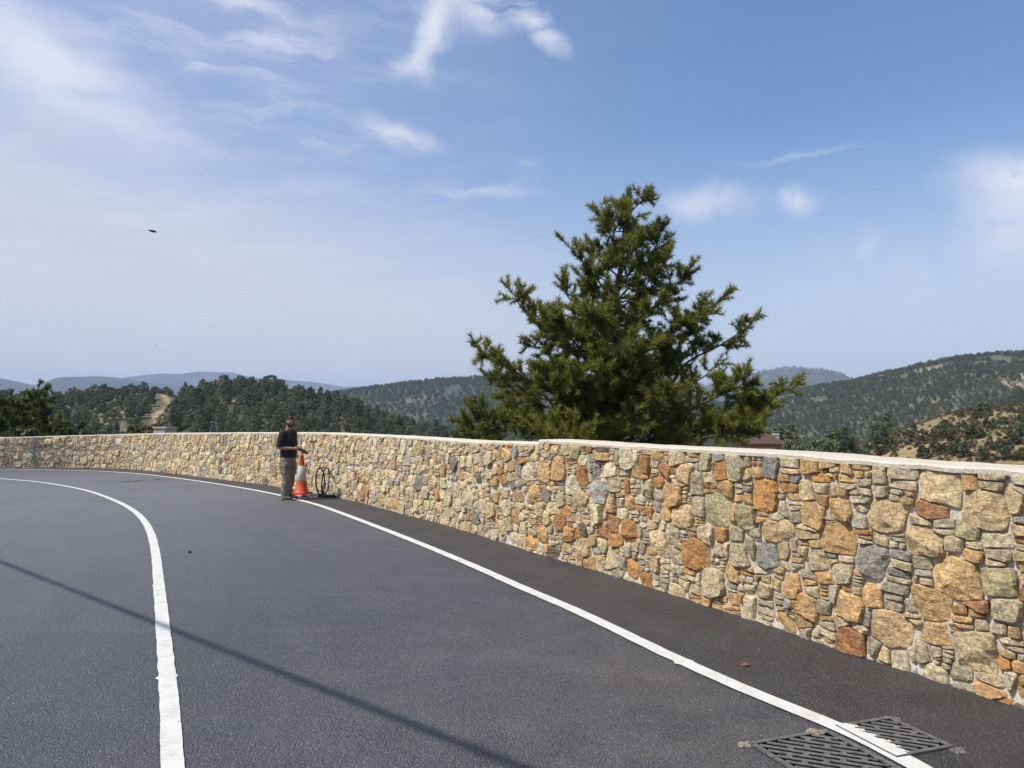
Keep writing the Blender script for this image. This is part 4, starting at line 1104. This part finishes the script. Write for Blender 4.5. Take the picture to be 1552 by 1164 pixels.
# local frame: +x is the way the body faces (to the right of the photo, a little towards the camera), +y his left
HIPZ = .93; SHZ = 1.44
def leg(sd):
    fx = .05 if sd < 0 else -.05
    return [Vector((0.0, sd * .095, HIPZ)), Vector((fx * .4 + .015, sd * .105, .70)), Vector((fx * .7 + .02, sd * .11, .50)), Vector((fx - .015, sd * .115, .28)), Vector((fx - .035, sd * .12, .07))]
def arm(sd):
    return Vector((-.015, sd * .185, SHZ - .035)), Vector((-.06, sd * .245, SHZ - .33)), Vector((.205, sd * .095, SHZ - .345))
def loft(m, secs, n=24):
    vs = []; fs = []
    for (x, z, rx, ry) in secs:
        for j in range(n):
            a = 2 * math.pi * j / n; vs.append((x + rx * math.copysign(abs(math.cos(a)) ** .85, math.cos(a)), ry * math.copysign(abs(math.sin(a)) ** .85, math.sin(a)), z))
    k = len(secs)
    for i in range(k - 1):
        for j in range(n): fs.append((i * n + j, i * n + (j + 1) % n, (i + 1) * n + (j + 1) % n, (i + 1) * n + j))
    fs.append(tuple(range(n - 1, -1, -1))); fs.append(tuple((k - 1) * n + j for j in range(n))); m.add(vs, fs)
def limbm(m, pts, rs, n=14):
    q = []; w = []
    for i in range(len(pts) - 1):
        for t in (0, .5): q.append(pts[i].lerp(pts[i + 1], t)); w.append(rs[i] + (rs[i + 1] - rs[i]) * t)
    q.append(pts[-1]); w.append(rs[-1]); m.tube(q, w, n); m.ell(pts[0], (rs[0],) * 3); m.ell(pts[-1], (rs[-1] * .98,) * 3)
b = MB()
loft(b, [(0, .80, .10, .13), (0, .90, .125, .165), (0, 1.0, .12, .155), (.01, 1.12, .125, .15), (.0, 1.26, .125, .165), (-.01, 1.38, .11, .165), (-.02, 1.45, .075, .11), (-.02, 1.48, .06, .07)])
limbm(b, [Vector((-.02, 0, 1.44)), Vector((-.005, 0, 1.51)), Vector((.02, 0, 1.60))], [.068, .060, .062])
for sd in (1, -1):
    L = leg(sd); limbm(b, L, [.092, .082, .060, .056, .042]); limbm(b, [L[4] + Vector((0, 0, -.015)), L[4] + Vector((.10, sd * .02, -.03)), L[4] + Vector((.18, sd * .03, -.038))], [.042, .036, .026])
    sh, el, wr = arm(sd); limbm(b, [Vector((-.015, sd * .11, SHZ - .02)), sh, sh.lerp(el, .5), el, el.lerp(wr, .4), wr], [.065, .062, .052, .043, .042, .028])
    fwd = (wr - el).normalized(); pm = wr + fwd * .055 + Vector((0, 0, .0))
    b.ell(pm - fwd * .005, (.050, .020, .040), fwd.to_track_quat('X', 'Z').to_matrix(), 14, 10)
    fw = (fwd + Vector((.5, 0, -.1))).normalized(); sidev = Vector((.1, 0, 1)).normalized()
    for off, ln in ((.030, .070), (.010, .078), (-.010, .073), (-.029, .058)):
        q0 = pm + fw * .030 + sidev * off; q1 = q0 + fw * ln * .5; q2 = q1 + (fw + Vector((0, -sd * .6, 0))).normalized() * ln * .32; q3 = q2 + (fw * .5 + Vector((0, -sd * .9, 0))).normalized() * ln * .24
        limbm(b, [q0, q1, q2, q3], [.0105, .0098, .0092, .0080], 8)
    th = pm - fw * .015 + sidev * .030
    limbm(b, [th, th + (fw * .6 + sidev * .6).normalized() * .036, th + (fw * .9 + sidev * .35).normalized() * .068], [.0125, .0112, .0095], 8)
body0 = b.mesh('body0')
# head with brow, nose, chin, ears; turned towards the camera
hd = bmesh.new(); bmesh.ops.create_uvsphere(hd, u_segments=36, v_segments=28, radius=1.0)
for v in hd.verts:
    x, y, z = v.co
    w = 1.0 - .16 * max(0, -z) ** 1.3
    X = .098 * x * w; Y = .076 * y * (1 - .22 * max(0, -z)); Z = .122 * z
    if x > 0:
        X += .022 * math.exp(-(y / .16) ** 2) * math.exp(-((z + .13) / .15) ** 2)          # nose
        X += .008 * math.exp(-((z - .16) / .10) ** 2) * math.exp(-(y / .6) ** 2)           # brow
        X -= .010 * math.exp(-((abs(y) - .36) / .16) ** 2) * math.exp(-((z - .02) / .09) ** 2)  # eye sockets
        X += .012 * math.exp(-((z + .82) / .14) ** 2) * math.exp(-(y / .35) ** 2)          # chin
        X += .006 * math.exp(-((z + .46) / .06) ** 2) * math.exp(-(y / .3) ** 2)           # lips
    v.co = (X, Y, Z)
hm_ = bpy.data.meshes.new('head0')
for sd in (1, -1):
    bmesh.ops.create_uvsphere(hd, u_segments=10, v_segments=8, radius=1.0, matrix=Matrix.Translation((-.008, sd * .077, -.005)) @ Matrix.Diagonal((.018, .010, .032, 1)))
HM_ = Matrix.Translation((.035, 0, 1.655)) @ Matrix.Rotation(R(-38), 4, 'Z') @ Matrix.Rotation(R(8), 4, 'Y')
bmesh.ops.transform(hd, matrix=HM_, verts=hd.verts); hd.to_mesh(hm_); hd.free()
body = remesh('body', [body0, hm_], .0065, 2)
link('body', body, M['skin'], man)
# shirt: torso and short sleeves
def crumple(me, amp, sc, seed):
    for v in me.vertices:
        n = mnoise.noise(v.co * sc + Vector((seed, 0, 0))) + .5 * mnoise.noise(v.co * sc * 2.3 + Vector((0, seed, 0)))
        v.co += v.normal * n * amp
s = MB()
loft(s, [(.005, .90, .150, .190), (.008, .98, .152, .188), (.018, 1.10, .158, .178), (.012, 1.22, .150, .182), (.0, 1.34, .138, .186), (-.012, 1.41, .115, .17), (-.018, 1.455, .085, .115), (-.018, 1.485, .066, .074)])
for sd in (1, -1):
    sh, el, wr = arm(sd); limbm(s, [Vector((-.015, sd * .10, SHZ - .025)), sh, sh.lerp(el, .4), sh.lerp(el, .80)], [.078, .080, .076, .072])
sm = remesh('shirt', [s.mesh('shirt0')], .010, 2); crumple(sm, .012, 9, 3); link('shirt', sm, M['shirt'], man)
t = MB(); loft(t, [(0, .82, .128, .165), (0, .90, .140, .178), (0, .985, .134, .172)])
for sd in (1, -1):
    L = leg(sd); limbm(t, [Vector((0, sd * .085, .88)), L[1], L[2], L[3], L[4] + Vector((0, 0, .035)), L[4] + Vector((.005, 0, -.015))], [.112, .108, .096, .092, .088, .090])
tm = remesh('trousers', [t.mesh('trousers0')], .010, 2); crumple(tm, .020, 11, 8); tr_ = link('trousers', tm, M['trouser'], man)
for sd in (1, -1):   # cargo pockets
    L = leg(sd); m = MB(); m.box((L[1][0] - .01, L[1][1] + sd * .095, .64), (.15, .035, .18), bev=.012); m.box((L[1][0] - .01, L[1][1] + sd * .105, .725), (.16, .032, .05), bev=.008)
    m.build('pocket', M['trouser'], tr_)
for sd in (1, -1):
    L = leg(sd); ax, ay = L[4][0], L[4][1]
    k = MB(); limbm(k, [Vector((ax - .02, ay, .070)), Vector((ax + .05, ay + sd * .012, .058)), Vector((ax + .12, ay + sd * .022, .050)), Vector((ax + .19, ay + sd * .032, .042))], [.058, .054, .050, .038])
    sh_ = link('shoe', remesh('shoe', [k.mesh('shoe0')], .008, 1), M['shoe'], man)
    m = MB(); m.box((ax + .075, ay + sd * .014, .012), (.29, .095, .024), bev=.010); m.build('sole', M['sole'], sh_)
def head_part(name, fn, mat, thick=.010):
    bm = bmesh.new(); bmesh.ops.create_uvsphere(bm, u_segments=36, v_segments=28, radius=1.0)
    dl = []
    for v in bm.verts:
        x, y, z = v.co
        if not fn(x, y, z): dl.append(v); continue
        k = 1.0 + .06 * mnoise.noise(v.co * 7)
        v.co = (.098 * x * (1 - .16 * max(0, -z) ** 1.3) * k + thick * x, .076 * y * (1 - .22 * max(0, -z)) * k + thick * y, .122 * z * k + thick * z)
    bmesh.ops.delete(bm, geom=dl, context='VERTS'); bmesh.ops.solidify(bm, geom=bm.faces[:], thickness=.012)
    bmesh.ops.transform(bm, matrix=HM_, verts=bm.verts); me = bpy.data.meshes.new(name); bm.to_mesh(me); bm.free()
    me.polygons.foreach_set('use_smooth', np.ones(len(me.polygons), dtype=bool)); link(name, me, mat, man)
head_part('hair', lambda x, y, z: z > .36 + .26 * max(0, x) ** 2 * 1.0 or (x < -.12 and z > -.42) or (x < .18 and z > .05 and abs(y) > .6 and x < .1), M['hair'], .014)
head_part('beard', lambda x, y, z: x > -.05 and z < -.20 - .06 * max(0, x) + (.22 if abs(y) > .5 else 0) and z > -1.01 and not (x > .6 and abs(y) < .20 and -.49 < z < -.41), M['hair'], .012)
m = MB()
for sd in (1, -1):
    m.ell(HM_ @ Vector((.083, sd * .029, .004)), (.010, .014, .008), HM_.to_3x3(), 10, 8)
m.build('eyes', M['eye'], man, True)
m = MB()
for sd in (1, -1):
    m.ell(HM_ @ Vector((.0905, sd * .029, .004)), (.005, .006, .006), HM_.to_3x3(), 8, 6)
    m.ell(HM_ @ Vector((.090, sd * .031, .028)), (.008, .022, .005), HM_.to_3x3(), 8, 6)
m.build('brows', M['hair'], man, True)
# what he holds: a thing of its own
dev = thing('handheld_device', 'small black handheld camera or tablet held in the hands of the bearded man', 'device', man.matrix_basis @ Vector((.345, 0.0, SHZ - .38)), R(-22))
m = MB(); m.box((0, 0, 0), (.20, .13, .045), Matrix.Rotation(R(24), 3, 'Y'), bev=.008); m.build('casing', M['black'], dev)
m = MB(); m.tube([(.105, 0, -.045), (.150, 0, -.065)], [.030, .027], 12); m.build('lens', M['black'], dev)

# ------------------------------------------------------------------ cone, reel, bits on the ground
M['orange'] = simple('orange_plastic', (0.52, 0.085, 0.030), 0.55, .22, 20)
M['sleeve'] = simple('white_reflective_sleeve', (0.46, 0.44, 0.40), 0.45, .2, 14)
M['grime'] = simple('grimy_white', (0.55, 0.53, 0.50), 0.7, .3, 14)
cp = gp(453.5, 751.5); cp += Vector((0.02, 0.10, 0))
cone = thing('traffic_cone', 'tall orange traffic cone with a dirty white band standing beside the man', 'cone', cp, R(-24))
m = MB(); m.box((0, 0, .022), (.42, .42, .044), bev=.015); m.box((0, 0, .060), (.36, .36, .034), bev=.014)
for q in ((1, 1), (1, -1), (-1, 1), (-1, -1)): m.box((q[0] * .15, q[1] * .15, .004), (.09, .09, .008))
m.build('base', M['orange'], cone)
def rad_at(z): return .152 - (.152 - .034) * (z - .07) / .86
m = MB(); m.box((0.22, -0.02, .012), (.03, .36, .022), bev=.006); m.box((0.0, -.222, .012), (.38, .03, .022), bev=.006); m.build('base_edge', M['grime'], cone)
m = MB(); m.lathe([(rad_at(.07) + .02, .07), (rad_at(.09), .09), (rad_at(.34), .34)], 32); m.build('lower_body', M['orange'], cone, True)
m = MB(); m.lathe([(rad_at(.335) , .335), (rad_at(.34) + .005, .34), (rad_at(.66) + .005, .66), (rad_at(.665), .665)], 32); m.build('sleeve', M['sleeve'], cone, True)
m = MB(); m.lathe([(rad_at(.66), .66), (rad_at(.87), .87), (rad_at(.88) + .008, .88), (rad_at(.90) + .006, .90), (rad_at(.91) - .004, .915), (.034, .95), (.026, .965), (.012, .968), (.0, .968)], 32); m.build('tip', M['orange'], cone, True)

cr = gp(489, 753.3)
reel = thing('cable_reel', 'upright hoop of black cable on a flat black frame beside the traffic cone', 'reel', cr, R(0))
def ring(yaw, tilt, rad_, off):
    o = []
    for k in range(40):
        a = 2 * math.pi * k / 40
        p = Vector((rad_ * math.sin(a), 0, rad_ * (1 - math.cos(a)) * 1.08)); p = Matrix.Rotation(yaw, 3, 'Z') @ (Matrix.Rotation(tilt, 3, 'X') @ p); o.append(p + Vector(off))
    return o
for yaw, tilt, off in ((R(84), R(-4), (-.035, 0, .05)), (R(87), R(4), (.035, .02, .05))):
    m = MB(); m.tube(ring(yaw, tilt, .275, off), .016, 8, closed=True); m.build('cable_hoop', M['black'], reel, True)
m = MB()
for a in (0.9, 2.1, 3.14, 4.2, 5.4):
    p = Matrix.Rotation(R(82), 3, 'Z') @ Vector((.275 * math.sin(a), 0, .275 * (1 - math.cos(a)) * 1.08)); p.z += .05
    m.tube([p + Vector((-.06, 0, 0)), p + Vector((.06, .02, 0))], .008, 6)
m.build('cross_bar', M['black'], reel)
m = MB()
for q in ((-.45, -.06), (-.30, .10)): m.tube([(q[0], q[1], .025), (.42, q[1] + .02, .025)], .022, 8)
for q in (-.28, -.05, .12, .30): m.tube([(q, -.09, .028), (q, .16, .028)], .020, 8)
m.tube([(-.08, .02, .02), (-.02, .02, .10), (.04, .02, .02)], .016, 8)
m.build('ground_frame', M['black'], reel)
bx = thing('tool_box', 'small pale scuffed box lying on the asphalt between the traffic cone and the cable hoop', 'box', gp(474, 755), R(15))
m = MB(); m.box((0, 0, .045), (.20, .13, .09), bev=.012); m.build('body', M['grime'], bx)
m = MB(); m.tube([(-.06, -.07, .07), (-.05, -.10, .08), (.05, -.10, .08), (.06, -.07, .07)], .009, 6); m.build('handle', M['black'], bx)
# ------------------------------------------------------------------ drain grates
M['iron'] = simple('cast_iron', (0.13, 0.125, 0.12), 0.62, .45, 22, metal=.2, bumpd=.006)
M['pit_shade'] = simple('painted_pit_shade', (0.003, 0.003, 0.003), 1.0, .3, 10, spec=0.0)
M['dust'] = mat_mortar('cement_smear', (0.20, 0.165, 0.115), (0.36, 0.31, 0.235))
M['crumb'] = mat_mortar('cement_crumbs', (0.11, 0.105, 0.095), (0.22, 0.21, 0.19))
def grate(label, c, size, yaw, paint=None):
    g = thing('drain_grate', label, 'drain grate', (c[0], c[1], 0.012), yaw, 'drain grates let into the asphalt at the lower right')
    w, h = size
    m = MB()
    for (x, y, a, b2) in ((0, h / 2 - .014, w, .028), (0, -h / 2 + .014, w, .028), (w / 2 - .014, 0, .028, h - .058), (-w / 2 + .014, 0, .028, h - .058)): m.box((x, y, -.001), (a, b2, .012), bev=.002)
    m.build('frame', M['iron'], g)
    m = MB(); m.box((0, 0, -.0025), (w - .05, h - .05, .003)); m.build('pit_shade', M['pit_shade'], g)  # shallow black sheet: the shade of a deep drain is put into its colour
    # slotted plate: diagonal bars with bridges
    an = R(-43); ca, sa = math.cos(an), math.sin(an); m = MB(); W2, H2 = w / 2 - .034, h / 2 - .034
    def span(off):
        lo, hi = -9, 9
        for (pc, dc, lim) in ((-sa * off, ca, W2), (ca * off, sa, H2)):
            t1, t2 = (-lim - pc) / dc, (lim - pc) / dc; lo = max(lo, min(t1, t2)); hi = min(hi, max(t1, t2))
        return lo, hi
    p = .048; rot = Matrix.Rotation(an, 3, 'Z')
    for k in range(-14, 15):
        off = k * p; lo, hi = span(off)
        if hi - lo < .04: continue
        mid = (lo + hi) / 2; m.box((ca * mid - sa * off, sa * mid + ca * off, .0015), (hi - lo, .024, .005), rot, bev=.0015)
        # bridges between this bar and the next
        t = -1.0 + (.075 if k % 2 else 0)
        lo2, hi2 = span(off + p)
        while t < 1:
            if max(lo, lo2) + .02 < t < min(hi, hi2) - .02: m.box((ca * t - sa * (off + p / 2), sa * t + ca * (off + p / 2), .0010), (.028, p - .022, .005), rot)
            t += .17
    m.build('slotted_plate', M['iron'], g)
    if paint:
        # the white line runs on over the grate, thick where it sits on the bars, bitten away over the slots
        m = MB(); q_ = .007; W2_, H2_ = w / 2 - .004, h / 2 - .004
        for ix in range(int(-W2_ / q_), int(W2_ / q_) + 1):
            for iy in range(int(-H2_ / q_), int(H2_ / q_) + 1):
                x, y = ix * q_, iy * q_
                wpt = Matrix.Rotation(yaw, 3, 'Z') @ Vector((x, y, 0)) + Vector((c[0], c[1], 0))
                k_ = int(np.argmin((oa[:, 0] - wpt.x) ** 2 + (oa[:, 1] - wpt.y) ** 2)); dd_ = math.hypot(oa[k_, 0] - wpt.x, oa[k_, 1] - wpt.y)
                ph = ((-sa * x + ca * y) / p + .5) % 1.0; slot = abs(ph - .5) > .27
                nz_ = mnoise.noise(Vector((x * 22, y * 22, 4))) * .020 + mnoise.noise(Vector((x * 70, y * 70, 8))) * .010
                if dd_ + nz_ < (.078 if not slot else .056): m.box((x, y, .0052), (q_, q_, .0026))
        m.build('paint_smear', M['paint'], g)
    return g
def fit(L, T_, w, h):
    a, b2 = gp(*L), gp(*T_); e = (b2 - a).normalized(); n_ = Vector((e.y, -e.x, 0)); c = a + e * w / 2 + n_ * h / 2
    return (c.x, c.y), math.atan2(e.y, e.x)
cL, yL = fit((1134, 1129), (1250, 1109.5), .50, .50); cR, yR = fit((1269, 1102), (1352, 1089), .35, .42)
gl = grate('left drain grate, wholly dark iron, cut by the bottom edge of the photo', cL, (.50, .50), yL)
gr_ = grate('right drain grate, crossed by the smeared end of the white line', cR, ((gp(1352, 1089) - gp(1269, 1102)).length, .42), yR, True)
# cement smears round the rims and paint that ran over the right grate
def blot(name, label, c, rx, ry, yaw, z, mat, seed):
    n = 36; rings = (1.0, .82, .6, .35); V = []
    for i, q in enumerate(rings):
        for k in range(n):
            a = 2 * math.pi * k / n; w = 1 + .45 * mnoise.noise(Vector((math.cos(a) * 1.6, math.sin(a) * 1.6, seed))) + .40 * mnoise.noise(Vector((math.cos(a) * 5, math.sin(a) * 5, seed)))
            x, y = math.cos(a) * rx * q * w, math.sin(a) * ry * q * w
            hh_ = 0 if i == 0 else (.006 + .007 * mnoise.noise(Vector((x * 60, y * 60, seed))) + .004 * mnoise.noise(Vector((x * 160, y * 160, seed))))
            V.append((x, y, max(0, hh_)))
    V.append((0, 0, .009)); Fs = [(i * n + k, i * n + (k + 1) % n, (i + 1) * n + (k + 1) % n, (i + 1) * n + k) for i in range(3) for k in range(n)] + [(3 * n + k, 3 * n + (k + 1) % n, 4 * n) for k in range(n)]
    o = link(name, np_mesh(name, np.array(V), Fs), mat)
    o.location = (c[0], c[1], z); o.rotation_euler = (0, 0, yaw); tag(o, label, 'cement'); return o
q = gp(1131, 1130); blot('cement_smear', 'crumbly cement smear at the left corner of the left drain grate', q, .045, .032, R(10), .003, M['dust'], 1)
q = gp(1237, 1113); blot('cement_smear', 'lumpy tan cement smear on the top corner of the left drain grate', q, .050, .034, R(-10), .012, M['dust'], 2)
q = gp(1352, 1090); blot('cement_smear', 'grey cement crumbs at the far corner of the right drain grate', q, .05, .025, R(-20), .003, M['crumb'], 3)
q = gp(1450, 1138); blot('cement_smear', 'grey cement crumbs at the right corner of the right drain grate', q, .035, .05, R(-60), .003, M['crumb'], 4)

lf = MB(); lf.add([(-.045, 0, .004), (-.01, .022, .014), (.045, .004, .006), (-.005, -.020, .010), (0, 0, .018)], [(0, 4, 1), (1, 4, 2), (2, 4, 3), (3, 4, 0), (0, 1, 2, 3)])
o_ = lf.build('dry_leaf', simple('dry_leaf_brown', (.22, .085, .045), .8, .3, 30)); o_.location = gp(1131, 1011) + Vector((0, 0, .010)); o_.rotation_euler = (0, 0, .3); o_.scale = (.85, .85, 1); tag(o_, 'curled brown leaf lying on the dark asphalt strip near the wall', 'leaf')
pb = MB(); pb.ell((0, 0, .014), (.022, .018, .015), None, 9, 7); o_ = pb.build('pebble', M['black']); o_.location = gp(287.5, 838); tag(o_, 'small black pebble on the road right of the centre line', 'pebble')

# ------------------------------------------------------------------ birds
M['bird'] = simple('dark_feathers', (0.012, 0.012, 0.013), .7, .2, 20)
def bird(label, p, size, yaw, roll):
    t = thing('bird', label, 'bird', p, yaw, 'birds in the hazy sky'); t.rotation_euler = (roll, R(12), yaw); t.scale = (size,) * 3
    m = MB(); m.lathe([(0, -.5), (.05, -.46), (.10, -.36), (.085, -.27), (.13, -.1), (.12, .12), (.06, .32), (.03, .42), (0, .44)], 12)
    m.V = [(v[2], v[0], v[1]) for v in m.V]; m.build('body', M['bird'], t, True)
    for sd in (1, -1):
        m = MB(); m.add([(-.22, sd * .09, .03), (-.26, sd * .35, .12), (-.02, sd * .62, .10), (.12, sd * .40, .06), (.14, sd * .08, .02), (-.05, sd * .3, .10)], [(0, 1, 5), (1, 2, 5), (2, 3, 5), (3, 4, 5), (4, 0, 5), (0, 4, 3, 2, 1)]); m.build('wing', M['bird'], t)
    m = MB(); m.add([(.34, .03, 0), (.62, .12, .01), (.66, 0, .0), (.62, -.12, .01), (.34, -.03, 0), (.45, 0, .015)], [(0, 1, 5), (1, 2, 5), (2, 3, 5), (3, 4, 5), (4, 0, 5), (0, 4, 3, 2, 1)]); m.build('tail', M['bird'], t)
bird('larger dark bird gliding high in the hazy sky left of the pine', pt(232, 350.5, 24), .29, R(6), R(12))
bird('tiny dark bird low in the sky above the far left hills', pt(237.5, 523, 40), .10, R(30), R(0))

# ------------------------------------------------------------------ concrete block, house
cb = thing('concrete_block', 'low pale concrete box behind the wall at the foot of the dirt track', 'block', pt(250, 652, 44), R(-14))
m = MB(); gz_ = float(terrain(np.array([cb.location.x]), np.array([cb.location.y]))[0][0]) - cb.location.z - .3; m.box((0, 0, (gz_ + .1) / 2), (.78, .95, .1 - gz_), bev=.015); m.build('body', M['concrete'], cb)
m = MB(); m.box((0.02, 0, .14), (.92, 1.06, .09), bev=.015); m.build('lid', M['concrete'], cb)
hp = pt(1152, 690, 88); HX, HY = hp.x, hp.y; hz_ = pt(1150, 690, 88).z - 1.5
hs = thing('house', 'small ochre house with a brown tiled hipped roof half hidden by the pine', 'house', (HX, HY, hz_), R(-8))
M['ochre'] = simple('ochre_plaster', (.36, .19, .085), .9, .2, 2)
M['tiles'] = simple('brown_roof_tiles', (.080, .046, .034), .85, .3, 6, bumpd=.05)
M['white'] = simple('white_plaster', (.62, .60, .55), .9, .1, 3)
M['glass'] = simple('dark_window', (.03, .035, .04), .15, .1, 3)
ez = pt(1150, 671, 88).z - hz_; rz_ = pt(1150, 656, 88).z - hz_
m = MB(); m.box((0, 0, ez / 2 - .8), (4.2, 5.0, ez + 1.6)); m.build('wall', M['ochre'], hs)
m = MB(); m.add([(-2.5, -2.9, ez - .02), (2.5, -2.9, ez - .02), (2.5, 2.9, ez - .02), (-2.5, 2.9, ez - .02), (-1.0, 0, rz_ + .3), (.3, 0, rz_ + .3), (-2.5, -2.9, ez - .14), (2.5, -2.9, ez - .14), (2.5, 2.9, ez - .14), (-2.5, 2.9, ez - .14)],
      [(0, 1, 5, 4), (1, 2, 5), (2, 3, 4, 5), (3, 0, 4), (6, 9, 8, 7), (0, 6, 7, 1), (1, 7, 8, 2), (2, 8, 9, 3), (3, 9, 6, 0)])
rf = m.build('roof', M['tiles'], hs)
m = MB(); m.box((2.2, 2.2, ez + .3), (.6, .6, 1.2)); m.box((2.2, 2.2, ez + .94), (.75, .75, .12)); m.build('chimney', M['white'], rf)
for x in (.6, -1.3):
    m = MB(); m.box((x, -2.52, ez - .95), (1.2, .08, .9)); wd_ = m.build('window', M['white'], hs)
    m = MB(); m.box((x, -2.57, ez - .95), (1.0, .05, .7)); m.build('pane', M['glass'], wd_)

# ------------------------------------------------------------------ overhead line whose shadow crosses the road
a_ = gp(0, 851); b_ = gp(790, 1163)
hgt = 7.2; off = Vector((sdir.x, sdir.y, 0)) * (hgt / sdir.z)
A_ = a_ + off; B_ = b_ + off; dv = (B_ - A_).normalized()
E0 = A_ - dv * 16 + Vector((0, 0, hgt)); E1 = B_ + dv * 14 + Vector((0, 0, hgt))
m = MB(); m.tube([E0.lerp(E1, k / 30) for k in range(31)], .030, 8); cbm = m.mesh('overhead_cable', True)
tag(link('overhead_cable', cbm, M['black']), 'thick black overhead cable crossing above the road', 'cable')
for k, (e, lab) in enumerate(((E0, 'weathered timber utility pole left of the road carrying the cable'), (E1, 'weathered timber utility pole behind the camera carrying the cable'))):
    t = thing('utility_pole', lab, 'pole', (e.x, e.y, -.3), 0, 'poles carrying the overhead cable')
    m = MB(); m.tube([(0, 0, 0), (0, 0, hgt + .9)], [.15, .10], 12); m.build('pole', M['bark'], t)
    m = MB(); m.box((0, 0, hgt + .24), (.14, .14, .12)); m.build('clamp', M['iron'], t)
